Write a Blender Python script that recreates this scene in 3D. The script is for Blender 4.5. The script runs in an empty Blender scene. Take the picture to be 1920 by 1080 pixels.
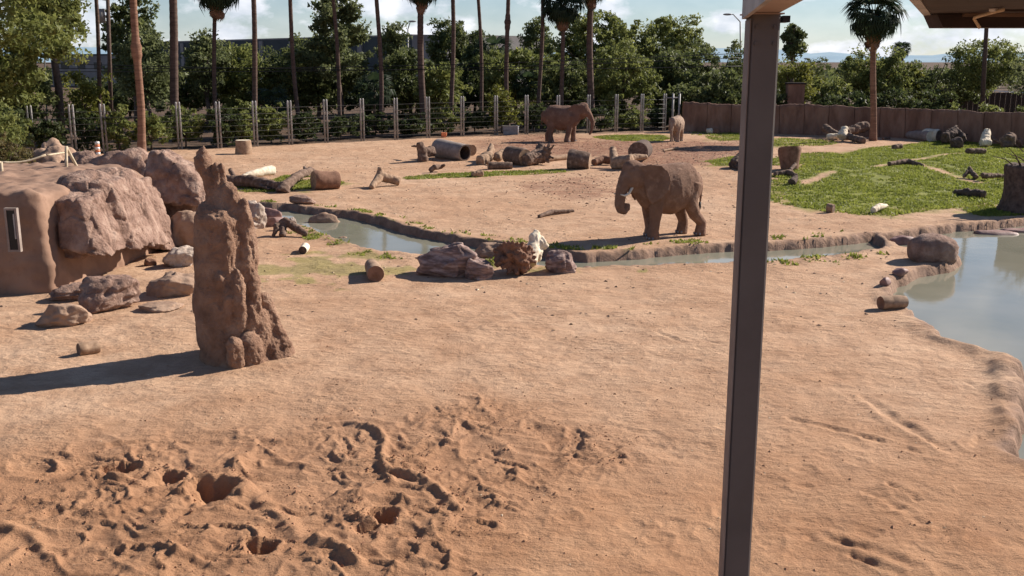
import bpy, math, random
import numpy as np
from mathutils import Vector, Matrix, Quaternion
rng = np.random.default_rng(7); random.seed(7)
scene = bpy.context.scene
R = math.radians
# ------------------------------------------------------------------ camera, sky, sun
CAM_H, PITCH, FPX = 6.0, R(12.6), 1900.0
cam_d = bpy.data.cameras.new('camera'); cam = bpy.data.objects.new('camera', cam_d)
scene.collection.objects.link(cam); scene.camera = cam
cam.location = (0, 0, CAM_H); cam.rotation_euler = (R(90) - PITCH, 0, 0)
cam_d.sensor_width = 36; cam_d.lens = 36 * FPX / 1920; cam_d.clip_start = 0.05; cam_d.clip_end = 40000
SUN_EL = R(32); SUN_H = Vector((0.875, 0.485)).normalized()
SUN = Vector((SUN_H.x * math.cos(SUN_EL), SUN_H.y * math.cos(SUN_EL), math.sin(SUN_EL)))
world = bpy.data.worlds.new('World'); scene.world = world; world.use_nodes = True
wn, wl = world.node_tree.nodes, world.node_tree.links
wn.clear()
w_out = wn.new('ShaderNodeOutputWorld'); w_bg = wn.new('ShaderNodeBackground')
w_sky = wn.new('ShaderNodeTexSky'); w_sky.sky_type = 'NISHITA'; w_sky.sun_disc = False
w_sky.sun_elevation = SUN_EL; w_sky.sun_rotation = math.atan2(SUN_H.x, SUN_H.y)
w_sky.air_density = 1.0; w_sky.dust_density = 0.2; w_sky.ozone_density = 2.5
w_bg.inputs['Strength'].default_value = 0.05
tc = wn.new('ShaderNodeTexCoord'); sep = wn.new('ShaderNodeSeparateXYZ'); wl.new(tc.outputs['Generated'], sep.inputs[0])
def wmath(op, a, b=None, clamp=False):
    n = wn.new('ShaderNodeMath'); n.operation = op; n.use_clamp = clamp
    for i, v in enumerate((a, b)):
        if v is None: continue
        if isinstance(v, (int, float)): n.inputs[i].default_value = v
        else: wl.new(v, n.inputs[i])
    return n.outputs[0]
mp = wn.new('ShaderNodeMapping'); mp.inputs['Scale'].default_value = (6.5, 6.5, 13.0); mp.inputs['Location'].default_value = (0.35, 0.1, 0.25)
wl.new(tc.outputs['Generated'], mp.inputs[0])
cn = wn.new('ShaderNodeTexNoise'); cn.inputs['Scale'].default_value = 1.7; cn.inputs['Detail'].default_value = 8; cn.inputs['Roughness'].default_value = 0.56
wl.new(mp.outputs[0], cn.inputs['Vector'])
cr = wn.new('ShaderNodeValToRGB'); cr.color_ramp.elements[0].position = 0.47; cr.color_ramp.elements[1].position = 0.57
wl.new(cn.outputs['Fac'], cr.inputs[0])
cn2 = wn.new('ShaderNodeTexNoise'); cn2.inputs['Scale'].default_value = 4.5; cn2.inputs['Detail'].default_value = 6
wl.new(mp.outputs[0], cn2.inputs['Vector'])
cc = wn.new('ShaderNodeValToRGB'); cc.color_ramp.elements[0].position = 0.32; cc.color_ramp.elements[1].position = 0.62
cc.color_ramp.elements[0].color = (8.6, 9.2, 10.4, 1); cc.color_ramp.elements[1].color = (13.0, 13.0, 13.8, 1)
wl.new(cn2.outputs['Fac'], cc.inputs[0])
# faint white veil towards the horizon
veil = wmath('SUBTRACT', 1.0, wmath('MULTIPLY', wmath('MAXIMUM', sep.outputs[2], 0.0), 9.0), True)
veil = wmath('MULTIPLY', veil, 0.30)
thin = wmath('SUBTRACT', 1.0, wmath('MULTIPLY', wmath('MAXIMUM', sep.outputs[2], 0.0), 1.9), True)  # cloud cover thinned towards the zenith, shaped to weaken the fill light
fac = wmath('MAXIMUM', wmath('MULTIPLY', wmath('MULTIPLY', cr.outputs[0], 0.92), thin), veil, True)
tint = wn.new('ShaderNodeMix'); tint.data_type = 'RGBA'; tint.blend_type = 'MULTIPLY'; tint.inputs[0].default_value = 1.0
tint.inputs[7].default_value = (0.86, 0.97, 1.14, 1); wl.new(w_sky.outputs[0], tint.inputs[6])
mx = wn.new('ShaderNodeMix'); mx.data_type = 'RGBA'
wl.new(fac, mx.inputs[0]); wl.new(tint.outputs[2], mx.inputs[6]); wl.new(cc.outputs[0], mx.inputs[7])
wl.new(mx.outputs[2], w_bg.inputs['Color']); wl.new(w_bg.outputs[0], w_out.inputs['Surface'])
sun_d = bpy.data.lights.new('sun', 'SUN'); sun = bpy.data.objects.new('sun', sun_d); scene.collection.objects.link(sun)
sun_d.energy = 5.0; sun_d.angle = R(0.5); sun_d.color = (1.0, 0.92, 0.82)
sun.rotation_euler = SUN.to_track_quat('Z', 'Y').to_euler(); sun.location = (20, 10, 30)
vs = scene.view_settings
vs.view_transform = 'Standard'; vs.look = 'None'; vs.gamma = 1; vs.use_curve_mapping = False; vs.exposure = 0.8
scene.cycles.max_bounces = 6; scene.cycles.transparent_max_bounces = 8

# ------------------------------------------------------------------ projection helpers
_F = np.array([0, math.cos(PITCH), -math.sin(PITCH)]); _U = np.array([0, math.sin(PITCH), math.cos(PITCH)])
def ray(px, py): return _F + np.array([(px - 960) / FPX, 0, 0]) + _U * ((540 - py) / FPX)
def G(px, py, z=0.0):
    d = ray(px, py); t = (z - CAM_H) / d[2]; return np.array([d[0] * t, d[1] * t, z])
def P(px, py, Y):
    d = ray(px, py); t = Y / d[1]; return np.array([d[0] * t, Y, CAM_H + d[2] * t])
def ppm(Y, z=0.0): return FPX / (Y * math.cos(PITCH) + (CAM_H - z) * math.sin(PITCH))   # pixels per metre

# ------------------------------------------------------------------ numpy noise
_perm = rng.permutation(256); _perm = np.concatenate([_perm, _perm, _perm])
_g3 = rng.normal(size=(256, 3)); _g3 /= np.linalg.norm(_g3, axis=1)[:, None]
_ang = rng.uniform(0, 2 * math.pi, 256); _g2 = np.stack([np.cos(_ang), np.sin(_ang)], 1)
def noise2(x, y):
    xi = np.floor(x).astype(np.int64); yi = np.floor(y).astype(np.int64); xf = x - xi; yf = y - yi
    u = xf * xf * xf * (xf * (xf * 6 - 15) + 10); v = yf * yf * yf * (yf * (yf * 6 - 15) + 10)
    def g(a, b):
        h = _perm[_perm[(xi + a) & 255] + ((yi + b) & 255)]
        return _g2[h, 0] * (xf - a) + _g2[h, 1] * (yf - b)
    n0 = g(0, 0) + u * (g(1, 0) - g(0, 0)); n1 = g(0, 1) + u * (g(1, 1) - g(0, 1))
    return (n0 + v * (n1 - n0)) * 1.4
def noise3(p):
    pi = np.floor(p).astype(np.int64); f = p - pi; s = f * f * f * (f * (f * 6 - 15) + 10)
    def g(a, b, c):
        h = _perm[_perm[_perm[(pi[:, 0] + a) & 255] + ((pi[:, 1] + b) & 255)] + ((pi[:, 2] + c) & 255)]
        gr = _g3[h]; return gr[:, 0] * (f[:, 0] - a) + gr[:, 1] * (f[:, 1] - b) + gr[:, 2] * (f[:, 2] - c)
    def L(a, b, t): return a + (b - a) * t
    x = s[:, 0]; y = s[:, 1]; z = s[:, 2]
    return L(L(L(g(0,0,0), g(1,0,0), x), L(g(0,1,0), g(1,1,0), x), y), L(L(g(0,0,1), g(1,0,1), x), L(g(0,1,1), g(1,1,1), x), y), z) * 1.5
def fbm3(p, o=4, gain=0.5):
    r = 0; a = 1
    for i in range(o): r = r + a * noise3(p * (2 ** i) + 17.3 * i); a *= gain
    return r
def fbm2(x, y, o=3, gain=0.5):
    r = 0; a = 1
    for i in range(o): r = r + a * noise2(x * 2 ** i + 13.1 * i, y * 2 ** i - 7.7 * i); a *= gain
    return r
def ridge3(p, o=3):
    r = 0; a = 1
    for i in range(o): r = r + a * (1 - 2 * np.abs(noise3(p * (2 ** i) + 9.1 * i))); a *= 0.5
    return r
def sst(a, b, x):
    t = np.clip((x - a) / (b - a), 0, 1); return t * t * (3 - 2 * t)
def sdf_poly(px, py, poly):
    poly = np.asarray(poly)[:, :2]; n = len(poly); d2 = np.full(px.shape, 1e18); inside = np.zeros(px.shape, bool)
    for i in range(n):
        a = poly[i]; b = poly[(i + 1) % n]; e = b - a; wx = px - a[0]; wy = py - a[1]
        t = np.clip((wx * e[0] + wy * e[1]) / max(e @ e, 1e-12), 0, 1)
        d2 = np.minimum(d2, (wx - e[0] * t) ** 2 + (wy - e[1] * t) ** 2)
        c = (a[1] > py) != (b[1] > py)
        if e[1] != 0: inside ^= c & (px < e[0] * (py - a[1]) / e[1] + a[0])
    return np.where(inside, -1, 1) * np.sqrt(d2)
def d_line(px, py, pts):
    pts = np.asarray(pts)[:, :2]; d2 = np.full(px.shape, 1e18)
    for i in range(len(pts) - 1):
        a = pts[i]; e = pts[i + 1] - a; wx = px - a[0]; wy = py - a[1]
        t = np.clip((wx * e[0] + wy * e[1]) / (e @ e), 0, 1)
        d2 = np.minimum(d2, (wx - e[0] * t) ** 2 + (wy - e[1] * t) ** 2)
    return np.sqrt(d2)

# ------------------------------------------------------------------ object helpers
col = scene.collection
def tag(o, label=None, cat=None, group=None, kind=None):
    if label: o['label'] = label
    if cat: o['category'] = cat
    if group: o['group'] = group
    if kind: o['kind'] = kind
    return o
def empty(name, loc, label, cat, group=None):
    o = bpy.data.objects.new(name, None); col.objects.link(o); o.location = loc; o.empty_display_size = 0.2
    return tag(o, label, cat, group)
def link(name, mesh, mat=None, parent=None, loc=None):
    o = bpy.data.objects.new(name, mesh); col.objects.link(o)
    if mat and not mesh.materials: mesh.materials.append(mat)
    if parent is not None: o.parent = parent
    if loc is not None: o.location = loc
    return o
def np_mesh(name, V, F, smooth=True):
    """V (n,3); F (m,3) or (m,4) int"""
    V = np.asarray(V, float); F = np.asarray(F, np.int64); m = bpy.data.meshes.new(name); k = F.shape[1]
    m.vertices.add(len(V)); m.vertices.foreach_set('co', V.ravel())
    m.loops.add(F.size); m.loops.foreach_set('vertex_index', F.ravel().astype(np.int32))
    m.polygons.add(len(F)); m.polygons.foreach_set('loop_start', np.arange(0, F.size, k, dtype=np.int32))
    m.polygons.foreach_set('loop_total', np.full(len(F), k, np.int32))
    m.polygons.foreach_set('use_smooth', np.full(len(F), smooth))
    m.update(calc_edges=True); return m
class Blob:
    def __init__(s): s.V = []; s.F = []; s.n = 0
    def add(s, V, F):
        s.V += [tuple(map(float, v)) for v in V]; s.F += [tuple(int(i) + s.n for i in f) for f in F]; s.n += len(V); return s
    def tube(s, pts, rad, seg=12, sx=1.0, cap=True):
        """tapered tube along pts; rad per point: number or (across, vertical)"""
        pts = [np.asarray(p, float) for p in pts]; n = len(pts); V = []; F = []
        up = np.array([0, 0, 1.0])
        for i, p in enumerate(pts):
            t = pts[min(i + 1, n - 1)] - pts[max(i - 1, 0)]; t /= np.linalg.norm(t) + 1e-9
            if i: a = pa - t * np.dot(pa, t)
            else:
                a = np.cross(t, up)
                if np.linalg.norm(a) < 0.15: a = np.cross(t, np.array([0, 1.0, 0]))
            a /= np.linalg.norm(a); pa = a; b = np.cross(a, t); r = rad[i]; ra, rb = (r, r) if np.isscalar(r) else r
            for k in range(seg):
                th = 2 * math.pi * k / seg; V.append(p + a * math.cos(th) * ra * sx + b * math.sin(th) * rb)
        for i in range(n - 1):
            for k in range(seg):
                k2 = (k + 1) % seg; F.append((i * seg + k, i * seg + k2, (i + 1) * seg + k2, (i + 1) * seg + k))
        if cap:
            F.append(tuple(range(seg - 1, -1, -1))); F.append(tuple((n - 1) * seg + k for k in range(seg)))
        return s.add(V, F)
    def ell(s, c, r, rz=0, ry=0, seg=16):
        c = np.asarray(c, float); r = np.asarray(r if not np.isscalar(r) else (r, r, r), float); V = []; F = []
        M = np.array((Matrix.Rotation(rz, 3, 'Z') @ Matrix.Rotation(ry, 3, 'Y')))
        rows = seg // 2
        V.append(c + M @ (r * [0, 0, 1]))
        for i in range(1, rows):
            ph = math.pi * i / rows
            for k in range(seg):
                th = 2 * math.pi * k / seg
                V.append(c + M @ (r * [math.sin(ph) * math.cos(th), math.sin(ph) * math.sin(th), math.cos(ph)]))
        V.append(c + M @ (r * [0, 0, -1])); e = len(V) - 1
        for k in range(seg): F.append((0, 1 + k, 1 + (k + 1) % seg)); F.append((e, e - seg + (k + 1) % seg, e - seg + k))
        for i in range(rows - 2):
            for k in range(seg):
                k2 = (k + 1) % seg; a = 1 + i * seg; F.append((a + k, a + seg + k, a + seg + k2, a + k2))
        return s.add(V, F)
    def box(s, c, h, rz=0, taper=1.0, rx=0):
        c = np.asarray(c, float); M = np.array(Matrix.Rotation(rz, 3, 'Z') @ Matrix.Rotation(rx, 3, 'X')); V = []
        for z in (-1, 1):
            for x, y in ((-1, -1), (1, -1), (1, 1), (-1, 1)):
                k = taper if z > 0 else 1; V.append(c + M @ np.array([x * h[0] * k, y * h[1] * k, z * h[2]]))
        return s.add(V, [(3, 2, 1, 0), (4, 5, 6, 7), (0, 1, 5, 4), (1, 2, 6, 5), (2, 3, 7, 6), (3, 0, 4, 7)])
    def prism(s, base, height, top=None):
        n = len(base); V = [tuple(p) for p in base] + [tuple(p) for p in (top if top is not None else [(p[0], p[1], p[2] + height) for p in base])]
        return s.add(V, [tuple(range(n - 1, -1, -1)), tuple(range(n, 2 * n))] + [(i, (i + 1) % n, n + (i + 1) % n, n + i) for i in range(n)])
    def mesh(s, name, smooth=False):
        m = bpy.data.meshes.new(name); m.from_pydata(s.V, [], s.F); m.update()
        if smooth: m.polygons.foreach_set('use_smooth', [True] * len(m.polygons))
        return m
    def remesh(s, name, voxel, smooth=3, disp=None, sf=0.5):
        m = s.mesh(name + '_raw'); o = bpy.data.objects.new('tmp', m); col.objects.link(o)
        md = o.modifiers.new('r', 'REMESH'); md.mode = 'VOXEL'; md.voxel_size = voxel
        if smooth: sm = o.modifiers.new('s', 'SMOOTH'); sm.iterations = smooth; sm.factor = sf
        dg = bpy.context.evaluated_depsgraph_get(); out = bpy.data.meshes.new_from_object(o.evaluated_get(dg)); out.name = name
        bpy.data.objects.remove(o); bpy.data.meshes.remove(m)
        if disp: displace(out, disp)
        out.polygons.foreach_set('use_smooth', [True] * len(out.polygons)); return out
def displace(m, fn):
    n = len(m.vertices); co = np.empty(n * 3); no = np.empty(n * 3)
    m.vertices.foreach_get('co', co); m.vertices.foreach_get('normal', no); co = co.reshape(-1, 3); no = no.reshape(-1, 3)
    co = co + no * fn(co)[:, None]; m.vertices.foreach_set('co', co.ravel()); m.update()

# ------------------------------------------------------------------ materials
def mat_new(name):
    m = bpy.data.materials.new(name); m.use_nodes = True; nt = m.node_tree; return m, nt.nodes, nt.links, nt.nodes['Principled BSDF']
def ramp(N, stops):
    r = N.new('ShaderNodeValToRGB'); e = r.color_ramp.elements
    while len(e) < len(stops): e.new(0.5)
    for el, (p, c) in zip(e, stops): el.position = p; el.color = (*c, 1)
    return r
def surf(name, stops, scale=3.0, rough=0.9, bump=0.0, bscale=20.0, bdist=0.02, detail=6, coord='Object', metal=0.0, stretch=None, second=None, spec=0.25):
    m, N, L, b = mat_new(name); t = N.new('ShaderNodeTexCoord'); v = t.outputs[coord]
    if stretch:
        mp = N.new('ShaderNodeMapping'); mp.inputs['Scale'].default_value = stretch; L.new(v, mp.inputs[0]); v = mp.outputs[0]
    n = N.new('ShaderNodeTexNoise'); n.inputs['Scale'].default_value = scale; n.inputs['Detail'].default_value = detail; n.inputs['Roughness'].default_value = 0.62
    L.new(v, n.inputs['Vector']); r = ramp(N, stops); L.new(n.outputs['Fac'], r.inputs[0]); c = r.outputs[0]
    if second:                      # (colour, noise scale, low, high)
        n2 = N.new('ShaderNodeTexNoise'); n2.inputs['Scale'].default_value = second[1]; n2.inputs['Detail'].default_value = 7; n2.inputs['Roughness'].default_value = 0.7
        L.new(v, n2.inputs['Vector']); r2 = ramp(N, [(second[2], (0, 0, 0)), (second[3], (1, 1, 1))]); L.new(n2.outputs['Fac'], r2.inputs[0])
        mxx = N.new('ShaderNodeMix'); mxx.data_type = 'RGBA'; L.new(r2.outputs[0], mxx.inputs[0]); L.new(c, mxx.inputs[6]); mxx.inputs[7].default_value = (*second[0], 1); c = mxx.outputs[2]
    L.new(c, b.inputs['Base Color']); b.inputs['Roughness'].default_value = rough; b.inputs['Metallic'].default_value = metal
    b.inputs['Specular IOR Level'].default_value = spec
    if bump:
        n3 = N.new('ShaderNodeTexNoise'); n3.inputs['Scale'].default_value = bscale; n3.inputs['Detail'].default_value = 8; n3.inputs['Roughness'].default_value = 0.65
        L.new(v, n3.inputs['Vector']); bp = N.new('ShaderNodeBump'); bp.inputs['Strength'].default_value = bump; bp.inputs['Distance'].default_value = bdist
        L.new(n3.outputs['Fac'], bp.inputs['Height']); L.new(bp.outputs[0], b.inputs['Normal'])
    return m
def leafmat(name, c1, c2, c3):
    m, N, L, b = mat_new(name); t = N.new('ShaderNodeTexCoord')
    n = N.new('ShaderNodeTexNoise'); n.inputs['Scale'].default_value = 0.7; n.inputs['Detail'].default_value = 5; n.inputs['Roughness'].default_value = 0.75
    L.new(t.outputs['Object'], n.inputs['Vector']); r = ramp(N, [(0.32, c1), (0.5, c2), (0.68, c3)]); L.new(n.outputs['Fac'], r.inputs[0])
    L.new(r.outputs[0], b.inputs['Base Color']); b.inputs['Roughness'].default_value = 0.6; b.inputs['Specular IOR Level'].default_value = 0.25
    tr = N.new('ShaderNodeBsdfTranslucent'); L.new(r.outputs[0], tr.inputs['Color']); ms = N.new('ShaderNodeMixShader'); ms.inputs[0].default_value = 0.45
    L.new(b.outputs[0], ms.inputs[1]); L.new(tr.outputs[0], ms.inputs[2]); L.new(ms.outputs[0], N['Material Output'].inputs['Surface']); return m
M = {}
M['rock'] = surf('pink_brown_rock', [(0.3, (.165, .098, .072)), (0.5, (.285, .18, .137)), (0.68, (.42, .29, .225))], 2.2, .95, 1.0, 9, .11, second=((.37, .28, .22), 5.5, .6, .72))
M['rock_wall'] = surf('smooth_rendered_rock', [(0.3, (.20, .118, .08)), (0.6, (.29, .18, .125))], 0.8, .95, .35, 14, .02, second=((.22, .13, .09), 2.4, .55, .68))
M['purple_rock'] = surf('purple_grey_rock', [(0.35, (.12, .075, .062)), (0.5, (.22, .145, .125)), (0.62, (.40, .29, .25))], 2.0, .9, .7, 8, .05, stretch=(1, 1, 4.5))
M['mound'] = surf('termite_mound_earth', [(0.3, (.21, .118, .076)), (0.5, (.33, .195, .13)), (0.7, (.45, .29, .20))], 2.2, .97, 1.0, 26, .09)
M['pale_rock'] = surf('pale_rock', [(0.35, (.28, .21, .165)), (0.62, (.48, .39, .32))], 3.5, .9, .6, 12, .04, second=((.28, .19, .15), 6, .55, .66))
M['sandy_rock'] = surf('sandy_rock', [(0.3, (.23, .14, .095)), (0.65, (.37, .25, .175))], 2.2, .95, .5, 12, .04)
M['wet_rock'] = surf('red_wet_rock', [(0.3, (.16, .08, .065)), (0.65, (.33, .2, .17))], 3, .6, .4, 14, .02)
M['bark'] = surf('grey_brown_bark', [(0.3, (.085, .053, .038)), (0.55, (.17, .11, .08)), (0.7, (.30, .215, .165))], 5, .95, .8, 18, .03, stretch=(1, 1, 1))
M['red_bark'] = surf('red_brown_wood', [(0.3, (.13, .065, .04)), (0.65, (.25, .135, .088))], 4, .9, .6, 16, .03)
M['pale_wood'] = surf('bleached_wood', [(0.3, (.50, .40, .28)), (0.6, (.74, .63, .48))], 6, .8, .3, 30, .01)
M['cut_wood'] = surf('cut_wood_end', [(0.35, (.20, .12, .075)), (0.65, (.36, .24, .15))], 9, .9, .3, 30, .01)
M['tan_wood'] = surf('tan_wood', [(0.3, (.19, .115, .07)), (0.65, (.38, .255, .17))], 5, .9, .5, 20, .02)
M['dark_wood'] = surf('dark_wood', [(0.3, (.05, .033, .027)), (0.65, (.13, .088, .068))], 6, .95, .6, 20, .02)
M['hollow'] = surf('grey_hollow_log', [(0.3, (.20, .155, .13)), (0.65, (.33, .27, .235))], 3, .9, .4, 18, .02)
M['palm_trunk'] = surf('palm_trunk_bark', [(0.3, (.06, .038, .03)), (0.65, (.135, .088, .07))], 3, .95, .7, 9, .04, stretch=(.4, .4, 3))
M['palm_orange'] = surf('orange_palm_bark', [(0.3, (.13, .065, .042)), (0.65, (.27, .15, .10))], 3, .95, .7, 9, .04, stretch=(.4, .4, 3))
M['skirt'] = surf('dead_palm_fronds', [(0.3, (.13, .07, .05)), (0.65, (.30, .175, .11))], 2, .9)
M['trunk'] = surf('tree_bark', [(0.3, (.05, .035, .028)), (0.65, (.14, .10, .08))], 3, .95, .5, 8, .05)
M['leaf_dark'] = leafmat('dark_foliage', (.055, .07, .027), (.11, .13, .046), (.21, .22, .075))
M['leaf_mid'] = leafmat('mid_foliage', (.095, .11, .032), (.18, .20, .06), (.31, .315, .095))
M['leaf_yellow'] = leafmat('yellow_green_foliage', (.09, .10, .02), (.16, .165, .035), (.27, .26, .06))
M['leaf_grey'] = leafmat('grey_green_foliage', (.07, .088, .038), (.14, .16, .068), (.24, .255, .105))
M['leaf_brown'] = leafmat('dry_brush', (.07, .055, .022), (.13, .10, .04), (.13, .14, .045))
M['leaf_shaded'] = leafmat('shaded_shrub_leaves', (.028, .04, .016), (.058, .075, .026), (.12, .13, .04))  # shade under the canopy is put into this darker leaf colour
M['palm_leaf'] = leafmat('palm_fronds', (.014, .024, .013), (.03, .048, .022), (.06, .08, .035))
M['grass'] = leafmat('grass_blades', (.12, .14, .025), (.215, .24, .045), (.33, .34, .08))
M['steel'] = surf('brown_painted_steel', [(0.4, (.078, .070, .069)), (0.6, (.094, .085, .084))], 2, .5, .15, 60, .002, spec=.4, second=((.09, .08, .078), 1.3, .5, .75))
M['steel_light'] = surf('tan_painted_steel', [(0.4, (.27, .20, .165)), (0.6, (.33, .25, .21))], 2, .6, .15, 60, .002)
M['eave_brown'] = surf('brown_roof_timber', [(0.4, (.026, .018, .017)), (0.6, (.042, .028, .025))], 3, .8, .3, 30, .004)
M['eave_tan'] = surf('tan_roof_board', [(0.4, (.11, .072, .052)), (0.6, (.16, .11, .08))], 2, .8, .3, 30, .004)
M['galv'] = surf('weathered_pipe', [(0.35, (.19, .175, .165)), (0.65, (.36, .335, .315))], 2.5, .55, .2, 20, .005, spec=.5)
M['cable'] = surf('fence_cable', [(0.4, (.06, .058, .055)), (0.6, (.10, .098, .09))], 4, .5)
M['wire'] = surf('black_wire', [(0.4, (.012, .012, .012)), (0.6, (.02, .02, .02))], 4, .6)
M['wall'] = surf('rammed_earth_wall', [(0.3, (.14, .074, .05)), (0.5, (.22, .122, .084)), (0.7, (.30, .18, .125))], 1.2, .97, .8, 5, .08, stretch=(1, 1, .35))
M['bldg'] = surf('dark_building_cladding', [(0.4, (.045, .052, .055)), (0.6, (.06, .068, .07))], .3, .8)
M['bldg_grey'] = surf('grey_building_render', [(0.4, (.19, .17, .165)), (0.6, (.25, .23, .22))], .3, .9)
M['white'] = surf('white_paint', [(0.4, (.68, .66, .62)), (0.6, (.8, .78, .75))], 3, .5)
M['house'] = surf('pale_pink_render', [(0.4, (.5, .38, .33)), (0.6, (.6, .47, .41))], 1, .9)
M['glass'] = surf('dark_glass', [(0.4, (.008, .01, .012)), (0.6, (.015, .018, .02))], 1, .35, spec=.3)
M['orange'] = surf('orange_plastic', [(0.4, (.6, .2, .1)), (0.6, (.7, .26, .12))], 2, .5)
M['red'] = surf('red_flowers', [(0.4, (.5, .04, .03)), (0.6, (.7, .1, .07))], 2, .6)
M['rope'] = surf('tan_rope', [(0.4, (.42, .33, .22)), (0.6, (.56, .46, .33))], 8, .9)
M['ivory'] = surf('ivory', [(0.4, (.62, .54, .42)), (0.6, (.74, .67, .55))], 6, .4)
M['hill'] = surf('far_haze_blue_hill', [(0.4, (.20, .30, .38)), (0.6, (.25, .35, .42))], .002, 1.0)  # blue haze of distance painted into the hill colour
M['trough'] = surf('grey_trough_plastic', [(0.4, (.20, .20, .21)), (0.6, (.26, .26, .27))], 3, .5)
M['chips'] = surf('pale_wood_chips', [(0.4, (.45, .32, .2)), (0.6, (.68, .54, .38))], 5, .9)
M['clod'] = surf('earth_clods', [(0.3, (.24, .12, .07)), (0.6, (.36, .19, .11))], 8, .95)
# elephant hide
def hide(name, c1, c2, dust):
    m = surf(name, [(0.3, c1), (0.65, c2)], 2.2, .9, 0, second=(dust, 3.0, .52, .7), spec=.2)
    N, L = m.node_tree.nodes, m.node_tree.links; b = N['Principled BSDF']; t = N.new('ShaderNodeTexCoord')
    v = N.new('ShaderNodeTexVoronoi'); v.feature = 'DISTANCE_TO_EDGE'; v.inputs['Scale'].default_value = 14
    mp = N.new('ShaderNodeMapping'); mp.inputs['Scale'].default_value = (1, 1, 2.2); L.new(t.outputs['Object'], mp.inputs[0])
    nz = N.new('ShaderNodeTexNoise'); nz.inputs['Scale'].default_value = 5; L.new(mp.outputs[0], nz.inputs['Vector'])
    ad = N.new('ShaderNodeVectorMath'); ad.operation = 'ADD'; L.new(mp.outputs[0], ad.inputs[0]); L.new(nz.outputs['Color'], ad.inputs[1])
    L.new(ad.outputs[0], v.inputs['Vector']); n3 = N.new('ShaderNodeTexNoise'); n3.inputs['Scale'].default_value = 9; n3.inputs['Detail'].default_value = 6
    L.new(mp.outputs[0], n3.inputs['Vector']); a2 = N.new('ShaderNodeMath'); a2.operation = 'ADD'; L.new(v.outputs['Distance'], a2.inputs[0]); L.new(n3.outputs['Fac'], a2.inputs[1])
    bp = N.new('ShaderNodeBump'); bp.inputs['Strength'].default_value = .7; bp.inputs['Distance'].default_value = .03
    L.new(a2.outputs[0], bp.inputs['Height']); L.new(bp.outputs[0], b.inputs['Normal']); return m
M['hide'] = hide('dusty_red_hide', (.175, .095, .062), (.245, .145, .098), (.31, .20, .14))
M['hide2'] = hide('brown_hide', (.145, .078, .054), (.205, .118, .084), (.28, .17, .12))
M['hide3'] = hide('pale_dusty_hide', (.24, .16, .12), (.36, .25, .18), (.5, .36, .25))

# ------------------------------------------------------------------ ground shape
WZ = -0.24
stream_a = [G(*p, WZ) for p in ((455, 391), (500, 393), (545, 396), (590, 403), (650, 409), (705, 420), (755, 436), (800, 448), (850, 456), (900, 465), (960, 474), (1030, 484), (1100, 492),
            (1180, 487), (1260, 480), (1330, 474), (1400, 471), (1460, 469), (1520, 465), (1590, 458), (1640, 452))]
stream_b = [G(*p) for p in ((1660, 461), (1640, 466), (1560, 478), (1500, 484), (1440, 489), (1370, 491), (1300, 494), (1220, 496), (1150, 498), (1080, 503), (1000, 496), (930, 486), (880, 481), (820, 477), (760, 473), (720, 470), (680, 462), (640, 450),
            (600, 435), (565, 421), (540, 413), (500, 410), (455, 404))]
pond_far = [G(*p, WZ) for p in ((1650, 455), (1690, 450), (1720, 446), (1745, 442), (1800, 434), (1860, 430), (1905, 424), (1980, 418), (2120, 412))]
pond_near = [G(*p) for p in ((2300, 560), (2260, 800), (2060, 905), (1985, 880), (1925, 862), (1895, 846), (1912, 825), (1922, 790), (1919, 740), (1917, 700), (1905, 668), (1875, 660), (1830, 652), (1785, 640), (1745, 615), (1728, 598), (1712, 588), (1702, 578),
            (1676, 562), (1672, 542), (1680, 526), (1700, 516), (1735, 504), (1780, 497), (1800, 484), (1790, 470), (1750, 463), (1700, 463))]
WATER = [np.array(stream_a + stream_b), np.array(pond_far + pond_near)]
GRASS = [[G(*p) for p in q] for q in (
    ((1450, 338), (1500, 325), (1555, 303), (1640, 280), (1740, 268), (1800, 260), (1920, 252), (2150, 252), (2150, 405), (1960, 388), (1880, 384), (1820, 388), (1740, 392), (1660, 403), (1600, 400), (1520, 388), (1452, 378)),
    ((1450, 298), (1510, 290), (1570, 292), (1560, 306), (1480, 316), (1440, 312)),
    ((1440, 262), (1480, 259), (1570, 266), (1540, 274), (1450, 276)),
    ((760, 331), (850, 325), (960, 321), (1040, 318), (1060, 322), (960, 327), (850, 332), (770, 335)),
    ((430, 350), (500, 345), (545, 330), (600, 335), (640, 345), (560, 356), (470, 360)),
    ((1115, 257), (1150, 253), (1240, 253), (1250, 260), (1230, 265), (1170, 264)),
    ((1325, 256), (1400, 250), (1410, 262), (1340, 264)), ((1330, 304), (1390, 294), (1400, 312), (1345, 314)),
    ((1820, 395), (1870, 391), (1905, 402), (1840, 406)), ((1300, 247), (1390, 249), (1390, 254), (1300, 253)))]
PATHS = [[G(*p) for p in q] for q in (((1640, 322), (1690, 312), (1740, 306), (1800, 294)), ((1690, 312), (1740, 322), (1790, 336), (1830, 345)), ((1560, 330), (1510, 345)))]
PATCH = [G(*p) for p in ((500, 500), (560, 480), (640, 470), (720, 490), (700, 520), (600, 530), (520, 525))]
MUD = [G(*p) for p in ((905, 262), (1010, 252), (1130, 262), (1250, 266), (1400, 262), (1400, 300), (1330, 312), (1240, 318), (1150, 300), (1000, 290), (930, 282))]
MUD2 = [G(*p) for p in ((1000, 345), (1080, 332), (1140, 345), (1150, 375), (1080, 372), (1020, 362))]
CHURN = [G(*p) for p in ((-160, 900), (60, 850), (180, 815), (420, 815), (620, 780), (760, 790), (900, 740), (1050, 790), (1200, 830), (1230, 860), (1100, 900), (950, 960), (880, 1010), (900, 1120), (860, 1300), (-200, 1300))]
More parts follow.
